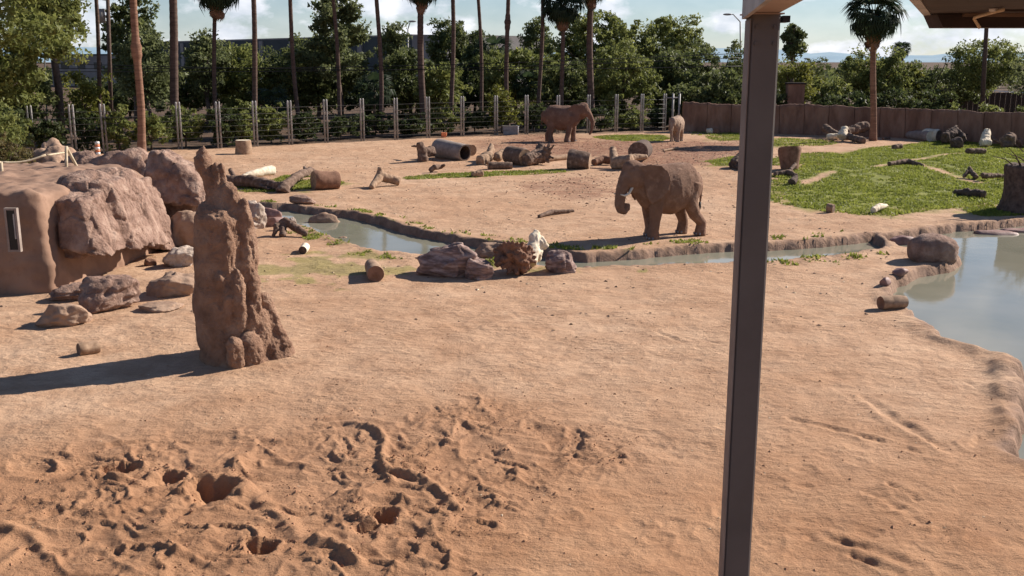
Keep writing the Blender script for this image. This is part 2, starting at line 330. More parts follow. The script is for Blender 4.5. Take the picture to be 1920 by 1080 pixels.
FENCE_PX = [(62, 292), (140, 291), (198, 288), (270, 285), (338, 281), (412, 279), (480, 275), (545, 271), (612, 267), (680, 264), (743, 262), (803, 259), (867, 256), (930, 253), (987, 252), (1046, 250), (1103, 249), (1155, 248), (1203, 247), (1245, 246)]
FENCE = [G(*p) for p in FENCE_PX]
fen = np.array([G(-250, 305), G(-60, 298)] + FENCE + [G(1285, 246), G(1500, 251), G(1700, 260), G(1920, 272), G(2300, 292)])
HOLES = [  # px, py, half width, half depth, depth, turn
    (410, 915, .34, .26, .30, -.15), (230, 875, .26, .16, .18, .2), (325, 892, .22, .16, .18, -.5), (720, 965, .20, .16, .20, .1), (690, 990, .16, .1, .10, 0), (775, 875, .17, .08, .09, 0), (763, 855, .14, .07, .08, .1),
    (495, 1025, .20, .14, .16, -.2), (380, 1052, .18, .12, .13, 0), (640, 945, .16, .08, .08, .1), (650, 845, .14, .1, .10, 0), (770, 1010, .17, .1, .10, 0), (560, 925, .12, .06, .06, 0), (500, 990, .25, .12, .08, .3),
    (120, 960, .25, .14, .08, 0), (60, 940, .18, .12, .07, 0), (700, 880, .13, .08, .08, .4), (200, 1035, .2, .1, .08, 0), (985, 1010, .12, .05, .04, 0), (930, 850, .2, .1, .05, 0), (1140, 840, .22, .13, .08, 0), (1085, 822, .2, .1, .05, 0),
    (1880, 830, .55, .32, .22, .4), (600, 1050, .22, .12, .09, .2), (855, 945, .1, .14, .07, 0), (300, 965, .25, .12, .05, 0), (720, 1050, .3, .14, .08, 0), (1750, 1000, .22, .12, .05, -.3)]
RIDGES = [([(590, 795), (650, 792), (700, 805), (722, 822), (716, 848), (722, 880), (735, 905)], .07, .07), ([(745, 885), (790, 900), (830, 925), (858, 955)], .08, .08), ([(640, 925), (720, 935), (800, 945)], .06, .1),
          ([(860, 790), (930, 830), (970, 850), (1040, 855), (1180, 868)], .03, .08), ([(790, 1000), (870, 1002), (980, 1003)], .03, .04), ([(440, 870), (520, 860), (600, 880)], .05, .08), ([(470, 925), (530, 970), (560, 1010)], .06, .12),
          ([(590, 1020), (640, 1035), (670, 1060)], .09, .07), ([(140, 900), (200, 890), (260, 905)], .05, .07), ([(0, 985), (60, 1000), (100, 1050)], .06, .09), ([(330, 1040), (400, 1062), (470, 1055)], .05, .06)]
GROOVES = [([(1620, 745), (1680, 790), (1740, 825), (1800, 860)], .06, .09), ([(1480, 785), (1560, 805), (1640, 825), (1720, 850), (1790, 866)], .05, .07), ([(1570, 1010), (1640, 1030), (1710, 1062)], .06, .08), ([(1670, 910), (1700, 925), (1720, 940)], .05, .05),
           ([(1600, 1040), (1680, 1075)], .05, .06), ([(1760, 700), (1810, 715), (1835, 730)], .03, .05), ([(1460, 600), (1540, 590)], .03, .06), ([(1230, 625), (1280, 645)], .03, .06), ([(1050, 640), (1180, 655)], .03, .07), ([(1650, 930), (1730, 985)], .03, .06)]
ARCS = []
_ra = np.random.default_rng(44)
for _ in range(60):
    g_ = G(_ra.uniform(0, 900), _ra.uniform(830, 1080)); ARCS.append((g_[0], g_[1], _ra.uniform(-.6, 2.4), _ra.uniform(.25, .9), _ra.uniform(.02, .055), _ra.uniform(.035, .08)))
PRINTS = []
for _ in range(16):
    g_ = G(_ra.uniform(200, 1800), _ra.uniform(600, 1050)); d_ = _ra.uniform(0, 6.28)
    for k_ in range(_ra.integers(5, 13)):
        d_ += _ra.uniform(-.25, .25); g_ = g_ + np.array([math.cos(d_), math.sin(d_), 0]) * .75; PRINTS.append((g_[0] + _ra.uniform(-.25, .25), g_[1] + _ra.uniform(-.25, .25)))
def water_sdf(x, y):
    d = np.full(x.shape, 50.0); near = (y > 12) & (y < 60) & (x > -20) & (x < 40)
    if near.any():
        xs = x[near]; ys = y[near]; w = 0.16 * noise2(xs * 1.3, ys * 1.3) + .04 * noise2(xs * 4, ys * 4)
        d[near] = np.minimum(sdf_poly(xs, ys, WATER[0]), sdf_poly(xs, ys, WATER[1])) + w
    return d
def ground_all(x, y):
    x = np.asarray(x, float); y = np.asarray(y, float); r = np.hypot(x, y)
    h = .07 * noise2(x / 9, y / 9) + .03 * fbm2(x / 2.3, y / 2.3, 3) + .012 * fbm2(x * 1.7, y * 2.6, 2)
    h += np.where(r > 160, 0, 1) * 0
    # rolling grass bank on the right
    h += .35 * np.exp(-(((x - 27) / 9) ** 2 + ((y - 62) / 7) ** 2)) + .25 * np.exp(-(((x - 16) / 7) ** 2 + ((y - 55) / 4) ** 2))
    wd = water_sdf(x, y)
    nearm = y < 24
    churn = np.zeros(x.shape)
    if nearm.any():
        xs = x[nearm]; ys = y[nearm]; hh = np.zeros(xs.shape)
        c = sst(0.7, -0.5, sdf_poly(xs, ys, CHURN) + .5 * noise2(xs * .9, ys * .9)); churn[nearm] = c
        wx = xs + .5 * fbm2(xs * .9, ys * .9, 2); wy = ys + .5 * fbm2(xs * .9 + 31, ys * .9 + 5, 2)
        rd = 1 - np.abs(noise2(wx * 1.5, wy * 2.6)) * 2; rd2 = 1 - np.abs(noise2(wx * 4 + 9, wy * 6)) * 2
        pt = sst(-.25, .35, noise2(xs * .8 + 3, ys * .8)); hh += c * (.046 * np.maximum(rd, 0) ** 2.2 + .010 * pt * np.maximum(rd2, 0) ** 2 + .018 * pt * fbm2(xs * 9, ys * 9, 3) + .006 * np.maximum(noise2(xs * 14 + 2, ys * 14), 0) + .006 * noise2(wx * 9, wy * 3) + .06 * fbm2(wx * .8, wy * .9, 2))
        hh += (1 - c) * (.012 * np.maximum(1 - 2 * np.abs(noise2(wx * 1.2, wy * 3)), 0) ** 2 + .006 * fbm2(xs * 6, ys * 9, 2))
        for hi_, (qx, qy, rx, ry, D, an) in enumerate(HOLES):
            if hi_ > 4 and hi_ != 7 and rx < .5: D = D * .28; ry = ry * .8
            g = G(qx, qy); dx = xs - g[0]; dy = ys - g[1]; k = (np.abs(dx) < 2) & (np.abs(dy) < 2)
            if not k.any(): continue
            dx = dx[k]; dy = dy[k]; ca, sa = math.cos(an), math.sin(an); u = dx * ca + dy * sa; v = -dx * sa + dy * ca
            wob = 1 + .25 * noise2(dx * 5 + qx, dy * 5); ryy = np.where(v > 0, ry, ry * 2.6); rxx = np.where(u > 0, rx, rx * 1.25)
            t = np.sqrt((u / rxx) ** 2 + (v / ryy) ** 2) * wob
            steep = np.where(v > -ry * .3, .72, .15)
            hh[k] += -D * sst(1, steep, t) + .28 * D * np.exp(-((t - 1.18) / .2) ** 2) * np.where(v > -ry, 1, .3)
        for pts, H, W in RIDGES:
            d = d_line(xs + .04 * noise2(xs * 5, ys * 5), ys, [G(*p) for p in pts]); hh += H * np.exp(-(d / W) ** 2)
        for fx_, fy_ in PRINTS:
            k = (np.abs(xs - fx_) < .4) & (np.abs(ys - fy_) < .4)
            if not k.any(): continue
            t = np.hypot(xs[k] - fx_, ys[k] - fy_) / .19 * (1 + .15 * noise2(xs[k] * 6, ys[k] * 6)); hh[k] += (1 - .8 * c[k]) * -.012 * sst(1, .6, t) + (1 - c[k]) * .007 * np.exp(-((t - 1.15) / .18) ** 2)
        for ax_, ay_, aw, aR, H_, W_ in ARCS:
            k = (np.abs(xs - ax_) < aR + .4) & (np.abs(ys - ay_) < aR + .4)
            if not k.any(): continue
            dx = xs[k] - ax_; dy = (ys[k] - ay_) * 1.7; rr = np.hypot(dx, dy); an = np.abs((np.arctan2(dy, dx) - aw + math.pi) % (2 * math.pi) - math.pi)
            dd = rr - aR + .05 * noise2(dx * 4, dy * 4); prof_ = np.where(dd > 0, np.exp(-(dd / (W_ * 1.8)) ** 2), np.exp(-(dd / (W_ * .5)) ** 2)); hh[k] += H_ * prof_ * sst(1.3, .5, an)
        for pts, H, W in GROOVES:
            d = d_line(xs + .04 * noise2(xs * 5, ys * 5), ys, [G(*p) for p in pts]); gw = W * (.5 + .6 * (noise2(xs * 1.7, ys * 1.7) + .5)); hh += (-.8 * H * np.exp(-(d / (gw + .02)) ** 2) + .45 * H * np.exp(-((d - 2 * W) / (W)) ** 2)) * (.6 + .8 * noise2(xs * 2.2 + 7, ys * 2.2))
        h[nearm] += hh
    # banks: a lumpy rounded lip, then a steep face to the bed
    lip = np.exp(-((wd - .28) / .26) ** 2) * (.03 + .05 * (noise2(x * .9, y * .9) + .4) + .02 * noise2(x * 3, y * 3))
    lip = lip * (1 + 2.6 * sst(7.5, 9.5, x) * sst(23, 18, y))
    land = sst(0.0, 1.4, wd)
    far_bank = h * land + lip
    bed = -.5 - .08 * noise2(x * .5, y * .5)
    t = sst(.10, -.16, wd)
    hb = far_bank * (1 - t) + bed * t
    h = np.where(wd < 8, hb, h); h = np.where(wd > .2, np.maximum(h, np.where(y > 17, -.15, -9)), h)
    return h, wd, churn
def gh(x, y): return float(ground_all(np.array([float(x)]), np.array([float(y)]))[0][0])
def GG(px, py, dz=0.0):
    g = G(px, py); g[2] = gh(g[0], g[1]) + dz; return g

# polar ground sheet out to the horizon
rad = [2.0]
while rad[-1] < 12000:
    r = rad[-1]; rad.append(r * (1 + (.03 if r < 9 else .0032 if r < 26 else .006 if r < 125 else .07)))
rad = np.array(rad)
th = np.concatenate([np.linspace(-31, 31, 700), np.linspace(31, 329, 92)[1:-1]]); th = np.radians(th)
nr, nt_ = len(rad), len(th)
X = (rad[:, None] * np.sin(th)[None, :]).ravel(); Y = (rad[:, None] * np.cos(th)[None, :]).ravel()
H, WD, CH = ground_all(X, Y)
i0 = np.arange(nr - 1)[:, None] * nt_; j0 = np.arange(nt_)[None, :]; j1 = (j0 + 1) % nt_
Fg = np.stack([i0 + j0, i0 + nt_ + j0, i0 + nt_ + j1, i0 + j1], -1).reshape(-1, 4)[:, ::-1]
Vg = np.stack([X, Y, H], 1); Vg = np.vstack([Vg, [[0, 0, 0]]])
gm = np_mesh('ground', Vg, Fg)
# masks: real differences of material (grass, mud, wet bank, leaf litter)
def attr(mesh, name, arr):
    a = mesh.attributes.new(name, 'FLOAT', 'POINT'); a.data.foreach_set('value', np.append(arr, 0).astype(np.float32))
mid = (Y > 25) & (Y < 110) & (np.abs(X) < 75); xs, ys = X[mid], Y[mid]
wobb = .7 * fbm2(xs * .35, ys * .35, 3) + .45 * noise2(xs * 1.6, ys * 1.6)
gd = np.full(xs.shape, 99.0)
gmask = sst(1.1, -.9, sdf_poly(xs, ys, GRASS[0]) + 1.3 * wobb)
for q in GRASS[1:]: gmask = np.maximum(gmask, .62 * sst(.5, -.5, sdf_poly(xs, ys, q) + 1.5 * wobb))
for q in PATHS: gmask *= sst(-.1, .5, d_line(xs, ys, q) + .5 * noise2(xs, ys))
gmask = np.maximum(gmask, .55 * sst(.2, -.3, sdf_poly(xs, ys, PATCH) + 2.2 * fbm2(xs * .8, ys * .8, 3) + .2))
ga = np.zeros(X.shape); ga[mid] = gmask; ga *= sst(.1, .3, WD)
mossy = (WD > .1) & (WD < 1.0) & (X < 4); ga = np.where(mossy, np.maximum(ga, .6 * sst(.15, .45, fbm2(X * .9, Y * .9, 3))), ga)
mu = np.zeros(X.shape); mu[mid] = np.maximum(sst(2.5, -2.5, sdf_poly(xs, ys, MUD) + 2.5 * fbm2(xs * .3, ys * .3, 3)), .7 * sst(1, -1, sdf_poly(xs, ys, MUD2) + 1.5 * fbm2(xs * .6, ys * .6, 3)))
beh = sst(-.8, 1.0, Y - np.interp(X, fen[:, 0], fen[:, 1]))
attr(gm, 'grass_mask', ga); attr(gm, 'mud_mask', mu); attr(gm, 'wet_mask', sst(.42, .0, WD + .12 * noise2(X * 3, Y * 3))); attr(gm, 'churn_mask', CH); attr(gm, 'red_mask', sst(19, 11.5, Y + 2.5 * fbm2(X * .25, Y * .25, 3) - .12 * X)); attr(gm, 'litter_mask', beh)
def ground_mat():
    m, N, L, b = mat_new('sandy_ground'); t = N.new('ShaderNodeTexCoord'); co = t.outputs['Object']
    def nz(scale, detail=6, rough=.6, stretch=None):
        n = N.new('ShaderNodeTexNoise'); n.inputs['Scale'].default_value = scale; n.inputs['Detail'].default_value = detail; n.inputs['Roughness'].default_value = rough
        if stretch:
            mp = N.new('ShaderNodeMapping'); mp.inputs['Scale'].default_value = stretch; L.new(co, mp.inputs[0]); L.new(mp.outputs[0], n.inputs['Vector'])
        else: L.new(co, n.inputs['Vector'])
        return n.outputs['Fac']
    def mix(f, a, c):
        x = N.new('ShaderNodeMix'); x.data_type = 'RGBA'
        if isinstance(f, float): x.inputs[0].default_value = f
        else: L.new(f, x.inputs[0])
        for i, v in ((6, a), (7, c)):
            if isinstance(v, tuple): x.inputs[i].default_value = (*v, 1)
            else: L.new(v, x.inputs[i])
        return x.outputs[2]
    def rp(f, lo, hi, k=1.0):
        r = ramp(N, [(lo, (0, 0, 0)), (hi, (k, k, k))]); L.new(f, r.inputs[0]); return r.outputs[0]
    def at(n):
        a = N.new('ShaderNodeAttribute'); a.attribute_name = n; return a.outputs['Fac']
    def mul(a, c):
        x = N.new('ShaderNodeMath'); x.operation = 'MULTIPLY'; L.new(a, x.inputs[0])
        if isinstance(c, float): x.inputs[1].default_value = c
        else: L.new(c, x.inputs[1])
        return x.outputs[0]
    c = mix(rp(nz(.13, 5), .35, .65), (.45, .272, .165), (.55, .365, .24))
    c = mix(rp(nz(.9, 7, .65), .42, .68, .75), c, (.345, .195, .112))
    c = mix(rp(nz(5, 6, .7, (1, 1.8, 1)), .5, .72, .5), c, (.30, .175, .11))
    c = mix(rp(nz(38, 4, .7), .54, .68, .7), c, (.22, .12, .07))
    c = mix(rp(nz(24, 3, .6), .62, .7, .45), c, (.54, .40, .29))
    c = mix(mul(at('red_mask'), .95), c, mix(rp(nz(.7, 7, .7), .35, .65), (.325, .165, .085), (.44, .25, .14)))
    c = mix(rp(nz(1.7, 8, .75, (1, 2.6, 1)), .53, .68, .55), c, (.27, .145, .085))
    c = mix(mul(at('churn_mask'), .6), c, mix(rp(nz(2.2, 6, .7), .35, .65), (.27, .135, .072), (.39, .21, .115)))
    c = mix(mul(at('mud_mask'), rp(nz(1.1, 6, .7, (1, 1.6, 1)), .25, .6)), c, mix(rp(nz(4, 5, .7), .4, .6), (.12, .05, .033), (.27, .125, .075)))
    c = mix(at('litter_mask'), c, mix(rp(nz(1.2), .4, .6), (.055, .04, .028), (.14, .085, .055)))
    c = mix(mul(at('grass_mask'), rp(nz(3, 6, .7), .2, .4)), c, mix(rp(nz(.8, 6), .4, .62), (.14, .155, .032), (.24, .24, .06)))
    c = mix(mul(at('wet_mask'), .9), c, mix(rp(nz(2.5, 6), .35, .65), (.15, .095, .07), (.29, .19, .14)))
    L.new(c, b.inputs['Base Color']); b.inputs['Roughness'].default_value = .95; b.inputs['Specular IOR Level'].default_value = .15
    h1 = nz(3.2, 9, .62, (1, 1.7, 1)); h2 = nz(22, 6, .7)
    b1 = N.new('ShaderNodeBump'); b1.inputs['Strength'].default_value = .75; b1.inputs['Distance'].default_value = .14; pm = N.new('ShaderNodeMath'); pm.operation = 'MULTIPLY'; L.new(h1, pm.inputs[0]); L.new(rp(nz(.55, 4), .35, .62), pm.inputs[1]); L.new(pm.outputs[0], b1.inputs['Height'])
    b2 = N.new('ShaderNodeBump'); b2.inputs['Strength'].default_value = .9; b2.inputs['Distance'].default_value = .03; L.new(h2, b2.inputs['Height']); L.new(b1.outputs[0], b2.inputs['Normal'])
    L.new(b2.outputs[0], b.inputs['Normal']); return m
M['ground'] = ground_mat()
ground = link('ground', gm, M['ground']); tag(ground, 'tan and red sandy paddock ground running to the horizon', kind='structure')
# water
def water_mat():
    m, N, L, b = mat_new('murky_water'); t = N.new('ShaderNodeTexCoord')
    b.inputs['Base Color'].default_value = (.20, .195, .155, 1); b.inputs['Roughness'].default_value = .07; b.inputs['IOR'].default_value = 1.333; b.inputs['Specular IOR Level'].default_value = .42
    n = N.new('ShaderNodeTexNoise'); n.inputs['Scale'].default_value = 2.2; n.inputs['Detail'].default_value = 4; L.new(t.outputs['Object'], n.inputs['Vector'])
    bp = N.new('ShaderNodeBump'); bp.inputs['Strength'].default_value = .12; bp.inputs['Distance'].default_value = .02; L.new(n.outputs['Fac'], bp.inputs['Height']); L.new(bp.outputs[0], b.inputs['Normal'])
    n2 = N.new('ShaderNodeTexNoise'); n2.inputs['Scale'].default_value = .35; n2.inputs['Detail'].default_value = 5; L.new(t.outputs['Object'], n2.inputs['Vector'])
    r = ramp(N, [(.35, (.185, .18, .135)), (.65, (.24, .225, .17))]); L.new(n2.outputs['Fac'], r.inputs[0]); L.new(r.outputs[0], b.inputs['Base Color']); return m
M['water'] = water_mat()
def water(name, poly, label):
    x0, y0 = poly[:, 0].min() - 1, poly[:, 1].min() - 1; x1, y1 = poly[:, 0].max() + 1, poly[:, 1].max() + 1; s = .4
    xs = np.arange(x0, x1, s); ys = np.arange(y0, y1, s); gx, gy = np.meshgrid(xs + s / 2, ys + s / 2)
    keep = sdf_poly(gx.ravel(), gy.ravel(), poly) < .7; return gx.ravel()[keep], gy.ravel()[keep], s
cells = {}
for k, poly in enumerate(WATER):
    cx, cy, s = water('w', poly, '')
    for a, c in zip(np.round(cx / .4).astype(int), np.round(cy / .4).astype(int)): cells.setdefault((int(a), int(c)), k)
for k, nm, lb in ((0, 'stream_water', 'narrow grey blue stream winding across the sand'), (1, 'pond_water', 'pale grey murky pond at the right edge')):
    vid = {}; V = []; F = []
    for (a, c), kk in cells.items():
        if kk != k: continue
        f = []
        for q in ((a, c), (a + 1, c), (a + 1, c + 1), (a, c + 1)):
            if q not in vid: vid[q] = len(V); V.append((q[0] * .4, q[1] * .4, WZ))
            f.append(vid[q])
        F.append(f)
    tag(link(nm, np_mesh(nm, V, F), M['water']), lb, kind='structure')
# far hills
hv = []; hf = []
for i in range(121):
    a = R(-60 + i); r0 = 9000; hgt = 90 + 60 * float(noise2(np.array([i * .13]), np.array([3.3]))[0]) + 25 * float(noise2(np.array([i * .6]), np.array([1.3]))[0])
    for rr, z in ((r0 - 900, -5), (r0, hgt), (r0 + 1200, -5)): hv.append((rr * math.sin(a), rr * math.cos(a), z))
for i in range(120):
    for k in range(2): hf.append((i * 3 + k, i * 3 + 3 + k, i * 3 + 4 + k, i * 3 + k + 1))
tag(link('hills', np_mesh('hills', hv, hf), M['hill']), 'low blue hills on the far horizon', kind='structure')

# ------------------------------------------------------------------ rocks
def rock(name, label, px, py, w, h, dpt=None, mat='rock', seed=0, rz=0.0, sub=5, facets=9, amp=.12, cat='rock', group=None, sink=.12, lean=0, base=None, strata=0.0):
    """base point at pixel (px,py); w,h,dpt metres"""
    import bmesh
    g = GG(px, py) if base is None else np.array(base, float); dpt = dpt or w * .7; rs = np.random.default_rng(seed + 100)
    bm = bmesh.new(); bmesh.ops.create_icosphere(bm, subdivisions=sub, radius=1); m = bpy.data.meshes.new(name); bm.to_mesh(m); bm.free()
    n = len(m.vertices); co = np.empty(n * 3); m.vertices.foreach_get('co', co); co = co.reshape(-1, 3)
    co = co / (np.abs(co) ** 2.6).sum(1)[:, None] ** (1 / 2.6)
    for _ in range(facets):
        d = rs.normal(size=3); d /= np.linalg.norm(d); hh = rs.uniform(.62, .95); pr = co @ d; over = pr > hh
        co[over] -= d * ((pr[over] - hh) * .85)[:, None]
    co = co * (1 + amp * fbm3(co * 1.6 + seed, 3))[:, None]
    if strata: co[:, :2] *= (1 + strata * np.sin(co[:, 2] * 14 + 3 * noise3(co * 1.5 + seed)))[:, None]
    co[:, 2] = np.maximum(co[:, 2], -.8)
    s = np.array([w / 2, dpt / 2, h / (1.8 - 2 * sink)]); co = co * s
    fr = 3.0 / max(w, .4); co += (co / (np.linalg.norm(co, axis=1)[:, None] + 1e-6)) * (min(w, h) * .035 * (1 - 2 * np.abs(noise3(co * fr + seed * 3))) + min(w, h) * .022 * fbm3(co * fr * 3 + seed, 3))[:, None]
    if sub >= 5: nr_ = co / (np.linalg.norm(co, axis=1)[:, None] + 1e-6); co += nr_ * (cellfn(co, min(w, h) * .6, seed, .8, .5) + cellfn(co, min(w, h) * .2, seed + 1, .28, .3))[:, None]
    co[:, 2] += .8 * s[2] - sink * 2 * s[2]; co[:, 0] += lean * co[:, 2]
    m.vertices.foreach_set('co', co.ravel()); m.update(); m.polygons.foreach_set('use_smooth', [True] * len(m.polygons))
    o = link(name, m, M[mat]); o.location = g + np.array([0, dpt * .35, 0]) if base is None else g; o.rotation_euler.z = rz
    return tag(o, label, cat, group)

def cellfn(c, size, seed=0, amp=1.0, crack=.5):
    """blocky facets with cracks between them"""
    rs = np.random.default_rng(seed); lo = c.min(0) - size; hi = c.max(0) + size; n = int(min(220, max(12, np.prod((hi - lo) / size)))); s_ = rs.uniform(lo, hi, (n, 3)); nn = rs.normal(size=(n, 3)); nn /= np.linalg.norm(nn, axis=1)[:, None]
    cw = c + .3 * size * np.stack([noise3(c * 1.3 / size), noise3(c * 1.3 / size + 9), noise3(c * 1.3 / size + 21)], 1); D = ((cw[:, None, :] - s_[None]) ** 2 * [1, 1, .45]).sum(-1); o = np.argpartition(D, 2, axis=1)[:, :2]; r_ = np.arange(len(c))
    d0 = np.sqrt(D[r_, o[:, 0]]); d1 = np.sqrt(D[r_, o[:, 1]]); sw = d1 < d0; near = np.where(sw, o[:, 1], o[:, 0]); gap = np.abs(d1 - d0)
    off = rs.uniform(-.5, .5, n)[near] * .5 + ((cw - s_[near]) * nn[near]).sum(1) / size * .55
    return amp * size * (.30 * off * (.35 + .65 * sst(0, .10 * size, gap)) - crack * .13 * np.exp(-(gap / (.055 * size)) ** 2))
# the artificial rock house on the left
blob = Blob()
H0 = lambda px, py: G(px, py)
fp = [(-19.5, 27.4), (-14.0, 26.0), (-12.2, 26.3), (-11.75, 30.0), (-11.3, 33.6), (-13.5, 36), (-19.5, 36)]
blob.prism([(x, y, -.4) for x, y in fp], 0, [(-19.5, 27.8, 2.65), (-14.0, 26.35, 2.72), (-12.5, 26.6, 2.62), (-12.1, 30.2, 2.5), (-12.0, 33.3, 2.3), (-13.7, 35.5, 2.5), (-19.5, 35.5, 2.6)])
wall_m = blob.remesh('rock_face', .09, 10, lambda c: .10 * fbm3(c * .9, 3) + .03 * fbm3(c * 4, 2) + .06 * sst(2.1, 2.6, c[:, 2]) * fbm3(c * 2.2, 2))
house = empty('artificial_rock_shelter', (-15, 29, 0), 'big smooth brown artificial rock shelter with a narrow window, left edge of the paddock', 'rock shelter')
def part(name, mesh, mat, root):
    o = link(name, mesh, M[mat], root); o.matrix_parent_inverse = Matrix.Translation(-root.location); return o
part('rock_wall', wall_m, 'rock_wall', house)
bl = Blob()
bl.prism([(-12.3, 27.0, 1.05), (-11.3, 26.95, .85), (-10.95, 27.3, .75), (-11.0, 28.5, .8), (-12.4, 28.7, 1.0)], 0, [(-12.3, 27.25, 2.30), (-11.7, 27.2, 2.35), (-11.45, 27.5, 2.32), (-11.5, 28.45, 2.45), (-12.6, 28.6, 2.5)])
bl.prism([(-12.2, 28.2, .9), (-11.0, 28.62, .72), (-10.72, 28.9, .65), (-10.74, 30.3, .70), (-12.4, 30.7, 1.0)], 0, [(-12.5, 28.3, 2.68), (-11.75, 28.5, 2.72), (-11.4, 28.8, 2.62), (-11.45, 30.2, 2.66), (-12.7, 30.5, 2.75)])
bl.prism([(-12.5, 30.2, .8), (-10.95, 30.48, .45), (-10.82, 31.0, .40), (-10.9, 31.9, .35), (-12.5, 32.2, .6)], 0, [(-12.6, 30.3, 2.72), (-11.7, 30.5, 2.62), (-11.45, 30.9, 2.45), (-11.5, 31.8, 2.35), (-12.7, 32.1, 2.6)])
bl.prism([(-12.4, 31.8, .3), (-11.05, 32.05, .05), (-10.95, 32.4, .0), (-11.15, 33.5, .0), (-12.8, 33.8, .2)], 0, [(-12.5, 31.9, 2.45), (-11.75, 32.1, 2.2), (-11.55, 32.5, 2.0), (-11.7, 33.4, 1.9), (-12.9, 33.6, 2.2)])
bl.ell((-12.4, 29.5, 2.55), (.75, 1.1, .36)).ell((-12.4, 31.4, 2.45), (.8, .9, .36)).box((-12.6, 30.2, 1.5), (.8, 2.9, .8))
def crag(c):
    st = np.stack([c[:, 0] * 1.6, c[:, 1] * 1.6, c[:, 2] * .45], 1); return .05 * fbm3(c * 1.4, 3) + .025 * ridge3(st, 3) + cellfn(c, .8, 9, .14, 4.5) + .016 * fbm3(c * 8, 3) - .02
part('overhanging_boulder', bl.remesh('overhanging_boulder', .045, 8, crag), 'rock', house)
# window on the wall front
wl0 = P(10, 392, 26.0); wl1 = P(38, 470, 26.0)
wx = (wl0[0] + wl1[0]) / 2; ww = (wl1[0] - wl0[0]) / 2; wz0, wz1 = wl1[2], wl0[2]; 
wy = 26.30
fb = Blob(); t_ = .028; zc = (wz0 + wz1) / 2; zh = (wz1 - wz0) / 2
yy0 = wy - .28
fb.box((wx - ww, yy0, zc), (t_, .06, zh + t_)).box((wx + ww, yy0, zc), (t_, .06, zh + t_)).box((wx, yy0, wz0), (ww - t_, .058, t_)).box((wx, yy0, wz1), (ww - t_, .058, t_))
fr = part('window_frame', fb.mesh('window_frame'), 'hollow', house)
gl = part('window_glass', Blob().box((wx, yy0 - .02, zc), (ww - t_, .02, zh - t_)).mesh('window_glass'), 'glass', house)
part('window_bar', Blob().box((wx + .08, yy0 - .06, zc + .1), (.018, .018, zh * .6)).mesh('window_bar'), 'galv', house)

def block_rock(name, label, prisms, vox, fn, mat, sm=7):
    B = Blob()
    for a, b in prisms: B.prism(a, 0, b)
    m = B.remesh(name, vox, sm, fn); c0 = np.array(B.V).mean(0); c0[2] = 0; co = np.empty(len(m.vertices) * 3); m.vertices.foreach_get('co', co); co = co.reshape(-1, 3) - c0; m.vertices.foreach_set('co', co.ravel()); m.update()
    return tag(link(name, m, M[mat], loc=c0), label, name)
block_rock('boulder', 'large cracked pinkish boulder with an undercut ledge, between the rock shelter and the mound top',
    [([(-12.6, 34.0, 1.3), (-10.5, 33.9, 1.25), (-10.3, 34.4, 1.25), (-10.5, 36.6, 1.3), (-12.7, 36.8, 1.3)], [(-12.3, 34.7, 2.95), (-11.9, 34.6, 3.0), (-10.75, 34.5, 2.25), (-10.8, 36.2, 2.2), (-12.4, 36.4, 2.9)]),
     ([(-12.8, 34.6, -.2), (-10.8, 34.7, -.2), (-10.7, 36.4, -.2), (-12.8, 36.4, -.2)], [(-12.7, 34.5, 1.6), (-10.85, 34.6, 1.6), (-10.8, 36.4, 1.6), (-12.7, 36.4, 1.6)])],
    .06, lambda c: .07 * fbm3(c * 1.2, 3) + .05 * ridge3(np.stack([c[:, 0] * 1.5, c[:, 1] * 1.5, c[:, 2] * .6], 1), 3) + cellfn(c, 1.0, 12, .22, 3.0) + .018 * fbm3(c * 7, 3), 'rock')
rock('boulder', 'low sandy boulder in the shade under the cracked pink boulder', 345, 462, 1.9, 1.15, 1.4, 'sandy_rock', 5, .1, cat='boulder')
rock('boulder', 'dark rounded boulder with a flat shaded face behind the rock shelter', 232, 372, 3.5, 2.15, 2.6, 'rock', 8, .2, cat='boulder', facets=12)
rock('boulder', 'rounded grey brown boulder right of the wooden rail post', 163, 368, 3.0, 1.9, 2.4, 'rock', 11, -.2, cat='boulder')
rock('boulder', 'pale weathered boulder poking out of the dry bush', 88, 366, 2.9, 2.35, 2.4, 'sandy_rock', 14, .4, cat='boulder')
rock('rock', 'flat lump of rock lying on the shelter roof edge', 245, 372, 1.7, 1.9, 1.3, 'rock', 19, 0, cat='rock')
rock('rock', 'blunt orange brown rock, frontmost beside the shelter', 110, 613, 1.32, .52, .85, 'sandy_rock', 21, .1)
rock('rock', 'long split reddish slab rock at the foot of the shelter wall', 180, 586, 1.55, .80, 1.2, 'rock', 22, .5, strata=.05, facets=14, lean=.25)
rock('rock', 'flat tapering slab leaning toward the shelter wall', 140, 562, 1.3, .38, .8, 'rock', 29, .5, strata=.06)
rock('rock', 'low wide sandy rock left of the termite mound', 318, 558, 1.55, .55, 1.1, 'sandy_rock', 23, -.1)
rock('rock', 'pale streaked rock in the gap between shelter and mound', 335, 500, 1.05, .55, .9, 'pale_rock', 24, .2)
rock('rock', 'half buried pale flat rock under the low sandy rock', 290, 586, 1.2, .16, .8, 'sandy_rock', 25)
rock('rock', 'small brown stone in the shaded gap beneath the shelter overhang', 278, 498, .4, .25, .3, 'red_bark', 26, sub=4)
rock('rock', 'ribbed pale rock leaning on the back of the mound by the stream', 468, 430, 1.1, .95, .9, 'pale_rock', 27, .2)
rock('rock', 'striped purple grey rock, larger left of the stream rocks', 848, 520, 1.95, 1.0, 1.1, 'purple_rock', 31, -.35, 5, 14, .12, strata=.04)
rock('rock', 'low dark wedge rock pressed against the striped purple rock', 895, 524, .95, .62, .6, 'purple_rock', 33, -.2, facets=12)
